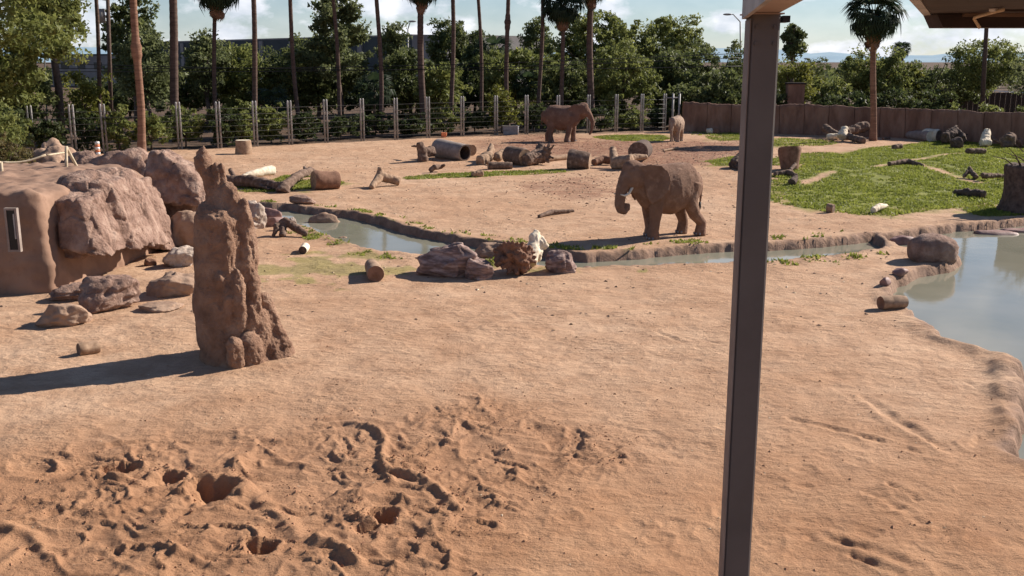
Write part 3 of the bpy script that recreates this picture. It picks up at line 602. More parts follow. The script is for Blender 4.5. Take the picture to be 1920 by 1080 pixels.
rock('rock', 'low purple grey rock right of the bleached root', 1050, 512, 1.15, .62, .75, 'purple_rock', 34, .25, facets=13)
rock('rock', 'small grey stone on the bank beside the elephant shadow', 1098, 494, .65, .35, .5, 'rock', 35, sub=4)
rock('rock', 'flat brown rock slab behind the root ball', 930, 486, 1.5, .42, .9, 'sandy_rock', 36, -.1)
rock('rock', 'smooth domed boulder at the tip of the pond bank', 1757, 493, 1.42, .78, 1.2, 'rock', 41, .1, 4, 0, .05, cat='boulder')
rock('rock', 'rounded brown rock in the far pond bank', 1698, 446, .9, .5, .6, 'wet_rock', 42, 0, 4, 3)
rock('rock', 'long low rock at the far pond edge near the right frame', 1872, 428, 1.8, .36, .8, 'wet_rock', 43, -.1, 4, 4)
rock('rock', 'broad low rock at the far pond edge, right frame', 1930, 424, 1.9, .38, .9, 'wet_rock', 44, 0, 4, 4)
rock('rock', 'small dark rock in the narrow stream right of the post', 1514, 482, .5, .22, .35, 'wet_rock', 45, 0, 4)
rock('rock', 'tiny dark rock in the stream under the big elephant', 1250, 494, .4, .16, .3, 'wet_rock', 46, 0, 4)
rock('rock', 'small round stone alone in the stream pool', 641, 434, .42, .30, .35, 'sandy_rock', 47, 0, 4, 3)
rock('rock', 'pointed brown rock beyond the stream', 566, 384, 1.1, .38, .6, 'rock', 48, .1, 4)
rock('rock', 'rounded rock with a hollow on the far stream bank', 605, 406, 1.25, .62, .7, 'sandy_rock', 49, 0, 4)
for i, (px, py, w, h, mt, lb) in enumerate(((505, 412, .95, .42, 'wet_rock', 'flat red brown stone, top of the stream stones'), (512, 424, .8, .34, 'wet_rock', 'low red brown stone in front of the flat stream stone'),
        (535, 400, .3, .2, 'pale_rock', 'small white stone beyond the stream stones'), (548, 420, .42, .22, 'pale_rock', 'white stone right of the stream stones'), (488, 414, .45, .3, 'purple_rock', 'mottled grey stone left of the stream stones'), (525, 432, .5, .28, 'pale_rock', 'pale stone under the small root by the stream'))):
    rock('stone', lb, px, py, w, h, None, mt, 60 + i, i * .7, 4, cat='stone', group='stones in the stream head')
for i, (px, py, w) in enumerate(((1130, 492, .5), (1165, 486, .6), (1205, 480, .45), (1270, 474, .6), (1330, 470, .55), (1480, 463, .6), (1560, 455, .5), (1620, 446, .9), (1740, 440, .9), (1662, 540, .3), (1690, 520, .5), (1650, 462, .7), (780, 444, .5), (700, 414, .7), (870, 459, .5))):
    rock('bank_rock', 'small brown rock ' + ('in the far stream bank, %s from the left' % ['first','second','third','fourth','fifth','sixth'][i] if i < 6 else ['in the far bank just before the pond mouth','beside the pond mouth','on the far pond shore left of the palm reflection','on the near pond bank above the shore log','on the near pond bank below the domed boulder','at the tip where stream and pond meet','halfway along the far bank of the left pool','on the far bank near the hollowed rock','at the right end of the left pool'][i - 6]), px, py, w, .22, .35, 'wet_rock', 80 + i, i, 3, cat='rock', group='small rocks along the water edge')

# ------------------------------------------------------------------ termite mound
def mx_(px, y, dy=0.0): return ((px - 960) / 91.8 * (1 + dy * .045), 20.1 + dy, (686 - y) / 92.6)
mb = Blob()
prof = [(700, 346, 515), (680, 354, 500), (640, 352, 484), (600, 349, 478), (560, 350, 474), (520, 354, 470), (480, 358, 466), (430, 361, 464), (400, 364, 464), (386, 370, 460), (374, 388, 448)]
mb.tube([((l + r) / 2 / 91.8 - 960 / 91.8, 20.1, (686 - y) / 92.6) for y, l, r in prof], [((r - l) / 2 / 91.8 * (1 if y > 390 else .8), (r - l) / 2 / 91.8 * .9) for y, l, r in prof], 20)
for (px, y, rr, rzv, dy) in ((432, 370, .30, .32, 0), (410, 355, .22, .3, .1), (440, 395, .26, .4, -.1), (412, 330, .17, .33, 0), (422, 325, .11, .28, 0), (392, 300, .115, .35, 0), (386, 285, .125, .17, 0), (396, 315, .12, .35, .05),
                          (458, 420, .22, .5, -.1), (466, 470, .20, .6, -.05), (455, 520, .25, .7, -.2), (470, 570, .22, .6, -.25), (462, 620, .28, .6, -.3), (440, 560, .22, .6, -.5), (425, 480, .2, .7, -.45), (400, 430, .3, .3, -.35), (385, 420, .2, .3, -.3),
                          (478, 640, .32, .5, -.2), (455, 660, .4, .32, -.5), (428, 662, .24, .3, -.85), (425, 655, .2, .28, -.9), (490, 664, .3, .22, -.1), (512, 674, .28, .12, 0), (418, 560, .14, .3, -.62), (408, 520, .12, .18, -.62)):
    mb.ell(mx_(px, y, dy), (rr * .7, rr * .7, rzv * 1.25), 0, 0, 14)
mb.tube([mx_(386, 282), mx_(388, 300), mx_(397, 325), mx_(408, 350), mx_(415, 380)], [.13, .15, .13, .2, .3], 12)
mb.tube([mx_(484, 560, .1), mx_(488, 600, .1), mx_(492, 650, .1), mx_(494, 690, .1)], [.09, .21, .36, .50], 12)
mb.tube([mx_(497, 590, .05), mx_(510, 630, 0), mx_(520, 668, 0)], [.07, .11, .16], 10)
def mound_d(c):
    a = np.arctan2(c[:, 1] - 20.1, c[:, 0] + 5.9); rr = ridge3(np.stack([c[:, 0] * 1.7, c[:, 1] * 1.7, c[:, 2] * .8], 1), 2)
    side = sst(-6.5, -5.7, c[:, 0])
    return .035 * rr + .03 * fbm3(c * 2.6, 3) + (.006 + .015 * side) * ridge3(c * np.array([6, 6, 3]) + 3, 3) + .016 * fbm3(c * 15, 3) + cellfn(c, .3, 4, .15, .3) * side - .035
mo = mb.remesh('termite_mound', .026, 9, mound_d)
mo.transform(Matrix.Diagonal((1, 1, .95, 1)))
tag(link('termite_mound', mo, M['mound'], loc=(.03, .28, 0)), 'tall lumpy brown termite mound with a knobbed tip standing in the foreground', 'termite mound')

# ------------------------------------------------------------------ wood
def wobble(m, a, f): displace(m, lambda c: a * fbm3(c * f, 3)); return m
def log(name, label, a, b, r0, r1, mat='bark', end='cut_wood', cat='log', group=None, hollow=False, seg=20, rough=.06):
    """straight log from a to b (centre points); cut_end parts at both ends"""
    a = np.asarray(a, float); b = np.asarray(b, float); n = 12; L_ = np.linalg.norm(b - a)
    ts = np.linspace(0, 1, n); B = Blob().tube([a + (b - a) * t for t in ts], [r0 + (r1 - r0) * t for t in ts], seg, cap=False); m = B.mesh(name, True)
    rr = max(r0, r1); c0 = (a + b) / 2; ax = (b - a) / L_
    co = np.array([v.co[:] for v in m.vertices]); t = (co - a) @ ax; rad_ = co - (a + np.outer(t, ax)); k = 1 + rough * 2.2 * fbm3(co * (1.2 / rr) * .6 + len(label), 3) + rough * ridge3(np.outer(t, ax) * .5 + rad_ * 3 / rr, 2)
    k = np.where(np.abs(t - L_ / 2) > L_ * .49, np.minimum(k, 1.02) * .97, k)
    co = a + np.outer(t, ax) + rad_ * k[:, None] - c0
    m.vertices.foreach_set('co', co.ravel()); m.update(); o = link(name, m, M[mat], loc=c0); tag(o, label, cat, group)
    for s, (p, idx) in enumerate(((a, range(seg)), (b, range((n - 1) * seg, n * seg)))):
        ring = co[list(idx)]; cen = ring.mean(0); E = Blob()
        if hollow:
            inw = ax * (.6 * L_ if s == 0 else -.35 * L_) ; r1_ = cen + (ring - cen) * .84; r2 = r1_ * 1 + inw
            V = list(ring) + list(r1_) + list(r2); F = [(i, (i + 1) % seg, seg + (i + 1) % seg, seg + i) for i in range(seg)] + [(seg + i, seg + (i + 1) % seg, 2 * seg + (i + 1) % seg, 2 * seg + i) for i in range(seg)] + [tuple(range(2 * seg, 3 * seg))]
        else:
            V = list(ring) + list(cen + (ring - cen) * .5 + ax * (.02 * rr * (1 if s == 0 else -1))) + [cen]
            F = [(i, (i + 1) % seg, seg + (i + 1) % seg, seg + i) for i in range(seg)] + [(seg + i, seg + (i + 1) % seg, 2 * seg) for i in range(seg)]
        E.add(V, F); link('cut_end', E.mesh('cut_end'), M[end], o)
    return o
def logpx(name, label, p0, p1, r0, r1, **k):
    """centre line lies r above the ground under the two ground pixels"""
    a = GG(*p0); b = GG(*p1); a[2] += r0 * .93; b[2] += r1 * .93; return log(name, label, a, b, r0, r1, **k)
def wood(name, label, tubes, voxel=.05, mat='bark', amp=.03, freq=4, cat='driftwood', group=None, smooth=2):
    B = Blob()
    for pts, rads in tubes: B.tube(pts, rads, 10)
    m = B.remesh(name, voxel, smooth, lambda c: amp * (fbm3(c * freq, 3) + .6 * ridge3(c * freq * 1.3, 2))); c0 = np.array([v for v in B.V]).mean(0); c0[2] = 0
    co = np.empty(len(m.vertices) * 3); m.vertices.foreach_get('co', co); co = co.reshape(-1, 3) - c0; m.vertices.foreach_set('co', co.ravel()); m.update()
    o = link(name, m, M[mat], loc=c0); return tag(o, label, cat, group)
def Z(px, py, z):      # point z metres above the ground seen at that ground pixel
    g = GG(px, py); g[2] += z; return g
# foreground and middle logs
logpx('log', 'short thick log standing its pale cut face up beyond the foreground sand', (705, 531), (697, 509), .235, .20, mat='tan_wood', end='red_bark', rough=.03)
logpx('log', 'tiny pale log lying between the mound and the stream', (568, 477), (574, 470), .13, .13, mat='pale_wood', end='dark_wood')
logpx('log', 'short split log lying left of the mound shadow', (148, 667), (186, 660), .13, .12, mat='tan_wood', end='bark')
logpx('log', 'short pale topped log on the pond bank', (1650, 581), (1696, 578), .17, .15, mat='tan_wood', end='red_bark')
tag(log('stump', 'square cut stump standing by the left part of the fence', Z(457, 289, 0), Z(457, 289, .92), .53, .50, mat='tan_wood', end='pale_wood', rough=.03), cat='stump')
logpx('log', 'long grey hollow log lying before the fence', (822, 296), (872, 301), .62, .52, mat='hollow', end='dark_wood', hollow=True, rough=.02)
logpx('log', 'tan log behind the grey hollow log', (838, 284), (884, 293), .26, .38, mat='tan_wood', end='cut_wood')
wood('driftwood', 'forked stump with an upright knob left of the grey hollow log', [([Z(793, 303, 0), Z(792, 303, .6), Z(787, 303, 1.15)], [.35, .26, .22]), ([Z(790, 302, .5), Z(812, 300, .55)], [.28, .33]), ([Z(790, 300, .85), Z(772, 298, .8)], [.1, .06])], .07, 'bark', .05, 3, cat='stump')
wood('driftwood', 'long gnarled driftwood trunk lying beyond the stream, left', [([Z(425, 350, .25), Z(470, 352, .3), Z(505, 355, .22), Z(535, 360, .2), Z(556, 352, .5), Z(583, 340, .55), Z(592, 338, .35)], [.30, .30, .24, .28, .2, .17, .1]), ([Z(530, 361, .0), Z(535, 360, .3)], [.35, .25]), ([Z(575, 343, .5), Z(572, 340, .75)], [.12, .06]), ([Z(440, 349, .4), Z(433, 346, .75)], [.13, .1]), ([Z(480, 354, .2), Z(505, 359, .1)], [.08, .06])], .06, 'bark', .04, 3)
wood('driftwood', 'white bleached branch behind the long driftwood trunk', [([Z(455, 343, .3), Z(480, 340, .4), Z(512, 335, .45)], [.13, .2, .27])], .06, 'pale_wood', .02, 3)
logpx('log', 'fat red brown log lying right of the driftwood trunk', (588, 356), (634, 353), .46, .42, mat='red_bark', end='cut_wood')
wood('stump', 'three legged pale root stump alone beyond the stream', [([Z(713, 350, .95), Z(714, 350, .5), Z(700, 351, .1)], [.1, .24, .14]), ([Z(714, 350, .5), Z(735, 349, .3), Z(750, 349, .18)], [.24, .22, .2]), ([Z(712, 351, .45), Z(696, 356, .1)], [.2, .13])], .045, 'tan_wood', .02, 4, cat='stump')
wood('root_ball', 'brown knobbly root ball between the striped rocks', [([Z(960, 514, .35), Z(972, 512, .5)], [.47, .45])] + [([Z(965, 513, .45), np.array(Z(965, 513, .45)) + np.array([.62 * math.cos(a), -.18 + .2 * math.sin(3 * a), .52 * math.sin(a) + .05])], [.2, .03]) for a in [R(q) for q in range(-10, 200, 13)]] + [([Z(965, 513, .4), np.array(Z(965, 512, .4)) + np.array([.4 * math.cos(a), -.45, .35 * math.sin(a)])], [.15, .04]) for a in [R(q) for q in range(0, 360, 40)]], .03, 'red_bark', .045, 6, cat='root', smooth=3)
wood('bleached_root', 'white bleached knotted root on the brown root ball', [([Z(990, 505, .25), Z(1002, 500, .6), Z(1018, 498, .85)], [.27, .2, .2]), ([Z(1002, 500, .6), Z(1000, 500, .85), Z(1008, 498, 1.0)], [.17, .14, .10]), ([Z(1000, 500, .35), Z(1015, 500, .3)], [.2, .18]), ([Z(1008, 500, .7), Z(1024, 498, .8)], [.12, .09])], .035, 'pale_wood', .03, 5, cat='root')
log('log', 'tan log end showing above the brown root ball', Z(970, 490, .62), Z(992, 484, .66), .30, .26, mat='tan_wood', end='dark_wood')
wood('driftwood', 'small twisted grey root lying beside the stream stones', [([Z(515, 444, .3), Z(535, 441, .5), Z(560, 444, .25), Z(575, 446, .1)], [.1, .15, .13, .08]), ([Z(535, 441, .45), Z(530, 447, .05)], [.12, .09]), ([Z(520, 444, .3), Z(512, 446, .02)], [.1, .06])], .035, 'bark', .03, 5)
wood('branch', 'dark flat stick lying on the sand left of the big elephant', [([Z(1010, 407, .06), Z(1035, 402, .12), Z(1076, 398, .08)], [.07, .10, .05])], .03, 'bark', .015, 8)
# the middle row of logs
wood('driftwood', 'broken pale stump pieces at the left end of the middle log row', [([Z(900, 309, .2), Z(918, 306, .45)], [.3, .3]), ([Z(915, 306, .3), Z(922, 300, .85)], [.22, .14]), ([Z(930, 306, .3), Z(945, 303, .6)], [.25, .2])], .07, 'tan_wood', .07, 3, cat='stump')
logpx('log', 'slim log lying in front of the middle log row', (915, 316), (960, 315), .22, .20, mat='bark', end='cut_wood')
logpx('log', 'thick tilted log, second in the middle log row', (955, 306), (985, 310), .55, .5, mat='bark', end='cut_wood')
wood('driftwood', 'grey log with a bristly root end in the middle log row', [([Z(985, 311, .35), Z(1010, 308, .5), Z(1022, 308, .5)], [.35, .42, .4])] + [([Z(1020, 308, .5), np.array(Z(1022, 308, .5)) + np.array([.25 + .3 * math.cos(a * 3), -.2 + .1 * math.sin(5 * a), .75 * math.sin(a)])], [.14, .04]) for a in [R(q) for q in range(-30, 210, 24)]] + [([Z(1010, 306, .6), Z(1015, 305, 1.1)], [.3, .2])], .055, 'bark', .05, 5)
logpx('log', 'thin pale log behind the bristly rooted log', (1025, 303), (1062, 299), .15, .18, mat='tan_wood', end='pale_wood')
logpx('log', 'thick split grey log right of the bristly rooted log', (1066, 316), (1106, 317), .58, .45, mat='bark', end='tan_wood')
wood('driftwood', 'low brown log curving toward the forked stump', [([Z(1112, 311, .2), Z(1132, 309, .3), Z(1150, 310, .25)], [.18, .25, .2])], .05, 'red_bark', .03, 4)
wood('stump', 'forked stump with a pale cut limb just above the big elephant head', [([Z(1148, 318, .3), Z(1185, 320, .45)], [.35, .42]), ([Z(1152, 316, .4), Z(1148, 312, 1.05)], [.25, .17]), ([Z(1180, 318, .6), Z(1212, 316, .6)], [.2, .12])], .06, 'tan_wood', .04, 3, cat='stump')
logpx('log', 'dark round log end above the big elephant back', (1196, 304), (1206, 296), .62, .6, mat='dark_wood', end='bark', rough=.03)
wood('branch', 'thin pale stick on the red mud near the young elephant', [([Z(1243, 285, .08), Z(1272, 281, .1)], [.07, .09])], .04, 'tan_wood', .01, 5)
wood('branch', 'small curled bark piece on the green strip', [([Z(805, 322, .1), Z(815, 322, .3), Z(828, 320, .25), Z(834, 321, .4)], [.12, .16, .12, .07])], .045, 'bark', .02, 5)
wood('branch', 'pale wood piece at the end of the green strip', [([Z(885, 331, .15), Z(905, 330, .18)], [.16, .18])], .05, 'tan_wood', .03, 5)
tag(log('stump', 'tapered brown stump beside the steel post', Z(1480, 327, 0), Z(1478, 326, 1.15), .45, .60, mat='red_bark', end='pale_wood', rough=.04), cat='stump')
wood('driftwood', 'dark driftwood tangle at the foot of the tapered stump', [([Z(1452, 336, .1), Z(1475, 335, .2), Z(1492, 338, .1)], [.14, .14, .1]), ([Z(1478, 334, .1), Z(1490, 330, .4)], [.12, .08])], .045, 'bark', .03, 6)
wood('branch', 'small dark wood lump in front of the driftwood tangle beside the post', [([Z(1484, 347, .1), Z(1492, 344, .3)], [.2, .12])], .045, 'dark_wood', .03, 6)
wood('driftwood', 'dark driftwood heap on the left of the steel post', [([Z(1375, 322, .2), Z(1392, 318, .5)], [.3, .35]), ([Z(1370, 318, .1), Z(1395, 326, .1)], [.12, .2])], .06, 'dark_wood', .06, 4)
wood('branch', 'flat grey bark slab on the grass path', [([Z(1665, 321, .12), Z(1700, 318, .2), Z(1730, 322, .06)], [.12, .16, .1])], .045, 'bark', .02, 5)
wood('branch', 'small brown log on the grass near the lone palm', [([Z(1675, 283, .15), Z(1688, 282, .2)], [.2, .2])], .06, 'bark', .04, 4)
logpx('log', 'small tan log at the lower edge of the grass', (1551, 396), (1563, 397), .2, .18, mat='tan_wood', end='bark')
wood('branch', 'white ended stick at the lower edge of the grass', [([Z(1636, 401, .12), Z(1648, 398, .22), Z(1662, 392, .12)], [.12, .13, .07])], .04, 'pale_wood', .02, 6)
wood('driftwood', 'thin jagged driftwood in the grass near the twiggy dead stump', [([Z(1806, 340, .1), Z(1816, 338, .45), Z(1828, 341, .15), Z(1840, 343, .25), Z(1880, 340, .2), Z(1905, 336, .35)], [.08, .16, .12, .14, .08, .05])], .045, 'bark', .04, 5)
wood('driftwood', 'dark fallen wood at the shaded lower end of the grass', [([Z(1790, 364, .05), Z(1815, 370, .2), Z(1845, 374, .2)], [.08, .16, .14])], .05, 'dark_wood', .05, 5)
wood('branch', 'dark low log near the top of the grass slope', [([Z(1812, 297, .2), Z(1845, 296, .2)], [.17, .17])], .06, 'bark', .04, 4)
# driftwood row by the wall
wood('driftwood', 'crossed dark driftwood trunks left of the lone palm', [([Z(1580, 262, .5), Z(1622, 260, 1.0)], [.3, .42]), ([Z(1585, 264, .4), Z(1618, 270, .2)], [.22, .25])], .07, 'bark', .06, 2.5)
wood('driftwood', 'dark trunk propped at the left end of the crossed driftwood', [([Z(1545, 258, .8), Z(1560, 260, .5), Z(1582, 263, .25)], [.3, .25, .2])], .07, 'bark', .06, 2.5)
wood('driftwood', 'white wood chunk in the crossed trunks left of the lone palm', [([Z(1550, 263, .25), Z(1570, 263, .3)], [.2, .24]), ([Z(1578, 265, .3), Z(1582, 264, 1.0)], [.4, .25])], .07, 'pale_wood', .05, 3)
logpx('log', 'pale grey log, longest of the row right of the lone palm', (1703, 260), (1745, 266), .28, .42, mat='hollow', end='pale_wood')
logpx('log', 'white topped log lying on the longest grey log', (1732, 264), (1760, 266), .45, .45, mat='pale_wood', end='bark')
wood('driftwood', 'dark brushy root mass right of the grey logs', [([Z(1770, 272, .5), Z(1790, 270, .75), Z(1805, 272, .4)], [.35, .5, .3]), ([Z(1775, 268, .9), Z(1812, 268, .6)], [.12, .08]), ([Z(1770, 270, .8), Z(1792, 268, 1.3)], [.12, .06])], .08, 'dark_wood', .09, 3)
wood('stump', 'squat dark stump in front of the brushy root mass', [([Z(1785, 279, .2), Z(1800, 279, .4)], [.38, .42])], .07, 'dark_wood', .06, 3, cat='stump')
wood('driftwood', 'white knobbly stump in the row by the wall', [([Z(1845, 276, .2), Z(1848, 274, 1.1)], [.35, .22]), ([Z(1838, 277, .35), Z(1856, 277, .35)], [.25, .2])], .06, 'pale_wood', .06, 3, cat='stump')
wood('driftwood', 'thin branch reaching between the two right stumps', [([Z(1855, 272, .6), Z(1875, 274, .2)], [.12, .1])], .05, 'bark', .02, 3, cat='branch')
wood('driftwood', 'dark split stump at the right end of the row by the wall', [([Z(1888, 278, .4), Z(1893, 276, .7)], [.5, .35]), ([Z(1880, 278, .2), Z(1900, 278, .3)], [.25, .2])], .07, 'bark', .09, 3, cat='stump')
wood('driftwood', 'small brown stump last in the row at the right frame', [([Z(1908, 277, .2), Z(1912, 276, .5)], [.3, .2])], .07, 'red_bark', .06, 3, cat='stump')
wood('branch', 'short dark stick right of the lone palm foot', [([Z(1655, 263, .1), Z(1668, 262, .12)], [.1, .1])], .05, 'bark', .02, 4)
wood('driftwood', 'pale stump by the wall above the young elephant shadow', [([Z(1325, 250, .2), Z(1336, 250, .25)], [.2, .22])], .07, 'pale_wood', .05, 3)
wood('driftwood', 'red brown stump beside the pale stump by the wall', [([Z(1341, 250, .05), Z(1343, 250, .45)], [.38, .2])], .07, 'red_bark', .05, 3, cat='stump')
# twiggy dead stump thing at right edge
st = empty('dead_hollow_trunk', GG(1925, 398), 'dark hollow tree trunk with bare twigs at the right edge of the grass', 'dead tree')
base = GG(1925, 398)
tb = Blob().tube([base + np.array([0, 0, z]) for z in (-.2, .5, 1.2, 1.85)], [1.15, .95, .9, .95], 26); tm = tb.remesh('trunk', .06, 1, lambda c: .06 * ridge3(np.stack([c[:, 0] * 3, c[:, 1] * 3, c[:, 2] * .6], 1), 2))
part('trunk', tm, 'dark_wood', st)
for k in range(16):
    a = R(200 + k * 12 + random.uniform(-6, 6)); s_ = base + np.array([.6 * math.cos(a), .5 * math.sin(a), 1.7]); e = s_ + np.array([random.uniform(-1.3, .2), random.uniform(-.3, .5), random.uniform(.5, 1.3)]); mdp = (s_ + e) / 2 + np.array([0, 0, .15])
    part('twig', Blob().tube([s_, mdp, e], [.035, .022, .01], 5).mesh('twig', True), 'dark_wood', st)

# ------------------------------------------------------------------ elephants
def elephant(label, loc, yaw, s, mat, trunk, legs, ears, head=(0, 0, 0), tusk=True, voxel=.032, tail=True, belly=1.0):
    B = Blob()
    tor = [(-1.28, 1.80, .22, .24), (-1.15, 1.74, .46, .40), (-.9, 1.72, .70, .54), (-.55, 1.69, .79, .63), (-.1, 1.58, .83 * belly, .70), (.35, 1.62, .82, .64), (.7, 1.74, .74, .54), (.98, 1.86, .55, .42), (1.15, 1.95, .36, .3)]
    B.tube([(x, 0, z) for x, z, h, w in tor], [(w, h) for x, z, h, w in tor], 28)
    hx, hy, hz = head
    def hp(x, y, z): return (x + hx, y + hy, z + hz)
    B.tube([(.8, 0, 1.95), hp(1.3, 0, 2.05)], [.45, .40], 20)
    B.ell(hp(1.38, 0, 2.12), (.43, .38, .50), 0, R(10)).ell(hp(1.5, 0, 2.3), (.28, .30, .30)).ell(hp(1.40, 0, 1.78), (.27, .20, .26)).ell(hp(1.36, 0, 1.62), (.18, .12, .14))
    for sd in (-1, 1): B.ell(hp(1.58, sd * .20, 1.98), (.2, .10, .22)).ell(hp(1.30, sd * .2, 2.4), (.22, .16, .12))
    B.tube([hp(*p) for p, r in trunk], [r for p, r in trunk], 16)
    for (kind, x, y, kx) in legs:
        if kind == 'f': B.tube([(x, y * .9, 1.75), (x + kx * .3, y, 1.15), (x + kx * .6, y, .62), (x + kx, y, .3), (x + kx, y, .1), (x + kx + .02, y, -.01)], [(.27, .36), .235, .175, .165, .20, .215], 16)
        else: B.tube([(x, y * .75, 1.75), (x + .12, y, 1.15), (x + .03 + kx * .4, y, .72), (x - .1 + kx, y, .42), (x - .07 + kx, y, .1), (x - .05 + kx, y, -.01)], [(.34, .46), (.24, .32), .20, .165, .19, .205], 16)
    if tail: B.tube([(-1.2, 0, 2.05), (-1.36, 0, 1.85), (-1.4, .02, 1.45), (-1.36, .03, 1.05)], [.08, .06, .045, .03], 8)
    # ears: thin curved flaps, outline in (back, height)
    out = [(.05, 2.46), (-.20, 2.52), (-.52, 2.47), (-.78, 2.28), (-.86, 2.0), (-.76, 1.68), (-.52, 1.38), (-.28, 1.22), (-.12, 1.40), (-.02, 1.75), (.04, 2.1)]
    for sd in (-1, 1):
        sp = ears
        def ep(q, off):
            bx, z = q; back = -bx; y = .37 + sp * back * .9 + .05 * math.sin(z * 5) + off + .05 * (back > .5)
            return hp(1.22 + bx * math.sqrt(max(1 - sp * sp * .8, .1)), sd * y, z - .02)
        cen = (-.35, 1.95); V = [ep(q, -.032) for q in out] + [ep(q, .032) for q in out] + [ep(cen, -.04), ep(cen, .04)]; n = len(out); F = []
        for i in range(n):
            j = (i + 1) % n; F += [(i, j, n + j, n + i), (j, i, 2 * n), (n + i, n + j, 2 * n + 1)]
        B.add(V, F)
    m = B.remesh('body', voxel, 4, lambda c: .012 * fbm3(c * 3, 3) + .006 * ridge3(c * np.array([9, 9, 16]), 2) * (c[:, 2] < 2.3), sf=.45)
    root = empty('elephant', loc, label, 'elephant'); root.rotation_euler.z = yaw; root.scale = (s, s, s)
    body = link('body', m, M[mat], root)
    for sd in (-1, 1):
        if tusk: link('tusk', Blob().tube([hp(1.52, sd * .17, 1.76), hp(1.68, sd * .21, 1.56), hp(1.85, sd * .23, 1.50), hp(2.0, sd * .2, 1.54)], [.05, .045, .035, .012], 10).mesh('tusk', True), M['ivory'], root)
        link('eye', Blob().ell(hp(1.615, sd * .285, 2.03), (.03, .02, .025), 0, 0, 8).mesh('eye', True), M['wire'], root)
    if tail:
        link('tail_tuft', Blob().tube([(-1.36, .03, 1.08), (-1.35, .03, .9), (-1.34, .03, .74)], [.035, .05, .01], 8).mesh('tail_tuft', True), M['wire'], root)
    for (kind, x, y, kx) in legs:
        for k in range(4):
            a = R(-54 + 36 * k); fx = x + kx + (.02 if kind == 'f' else -.05); r_ = .20
            link('toenail', Blob().ell((fx + r_ * math.cos(a), y + r_ * math.sin(a), .055), (.03, .035, .045), a, 0, 8).mesh('toenail', True), M['trough'], root)
    return root
g1 = G(1220, 449); g2 = G(1304, 441); c = (g1 + g2) / 2 + np.array([-.27, 0, 0]); yaw = math.atan2(g1[1] - g2[1], g1[0] - g2[0])
loc = np.array([c[0], c[1], gh(c[0], c[1])]) 
elephant('large dusty brown elephant with short tusks and curled trunk, standing nearest by the stream', loc, yaw, 1.04, 'hide',
         [((1.45, 0, 2.25), .30), ((1.66, 0, 2.02), .25), ((1.80, 0, 1.72), .195), ((1.87, 0, 1.42), .175), ((1.90, 0, 1.18), .16), ((1.83, 0, 1.02), .155), ((1.72, 0, .98), .145), ((1.62, 0, 1.06), .12), ((1.60, 0, 1.2), .09)],
         [('f', .62, .34, .12), ('f', .58, -.34, -.18), ('h', -.85, .31, -.28), ('h', -.85, -.31, .02)], .5, (-.02, 0, .0), belly=1.02, voxel=.026)
g1 = GG(1062, 266)
elephant('brown elephant standing side on at the back before the fence, trunk hanging', g1 + np.array([-.35, .2, 0]), R(-6), 1.13, 'hide2',
         [((1.45, 0, 2.22), .30), ((1.68, 0, 2.0), .24), ((1.9, 0, 1.7), .18), ((2.04, 0, 1.4), .15), ((2.08, 0, 1.1), .12), ((2.02, 0, .8), .10), ((1.95, 0, .6), .08), ((1.86, 0, .45), .07)],
         [('f', .72, .32, .05), ('f', .62, -.32, -.25), ('h', -.85, .3, -.05), ('h', -.8, -.3, .15)], .12, (.0, 0, .02), tusk=False, voxel=.045)
elephant('small pale dusty young elephant facing the camera at the back', GG(1270, 266) + np.array([0, .6, 0]), R(-112), .80, 'hide3',
         [((1.45, 0, 2.15), .28), ((1.66, 0, 1.9), .22), ((1.76, 0, 1.6), .17), ((1.8, 0, 1.2), .13), ((1.78, 0, .8), .10), ((1.72, 0, .4), .08), ((1.7, 0, .2), .06)],
         [('f', .6, .3, .05), ('f', .6, -.3, -.08), ('h', -.85, .3, 0), ('h', -.85, -.3, .1)], .15, (-.12, -.1, -.22), tusk=False, voxel=.05)

# ------------------------------------------------------------------ fence
fence = empty('cable_fence', (FENCE[8][0], FENCE[8][1], 0), 'tall steel post and cable fence across the back of the paddock', 'fence')
fpts = [G(-60, 297)] + FENCE
for i, p in enumerate(fpts):
    Hh = 3.25 if p[1] > 60 else 3.2
    for k, dx in enumerate((-.095, .095)):
        q = np.array([p[0] + dx, p[1] + (.12 if k else 0), gh(p[0], p[1])])
        part('post', Blob().tube([q + [0, 0, -.3], q + [0, 0, Hh - .1], q + [0, 0, Hh]], [.07, .07, .05], 12).mesh('post', True), 'galv', fence)
for z in (.35, .75, 1.15, 1.55, 1.95, 2.35, 2.75):
    pts = [p + np.array([0, -.14, z + gh(p[0], p[1])]) for p in fpts]
    part('cable', Blob().tube(pts, [.013] * len(pts), 5).mesh('cable', True), 'cable', fence)
gate = empty('gate_posts', G(1262, 246), 'pair of thin grey gate pipes with a cross bar where fence meets earth wall', 'gate')
for px in (1260, 1272):
    q = G(px, 246); part('post', Blob().tube([q + [0, 0, -.2], q + [0, 0, 3.25]], [.09, .09], 10).mesh('post', True), 'galv', gate)
a_ = G(1247, 246) + [0, 0, 2.9]; b_ = G(1272, 246) + [0, 0, 2.9]; part('cross_bar', Blob().tube([a_, b_], [.05, .05], 8).mesh('cross_bar', True), 'galv', gate)

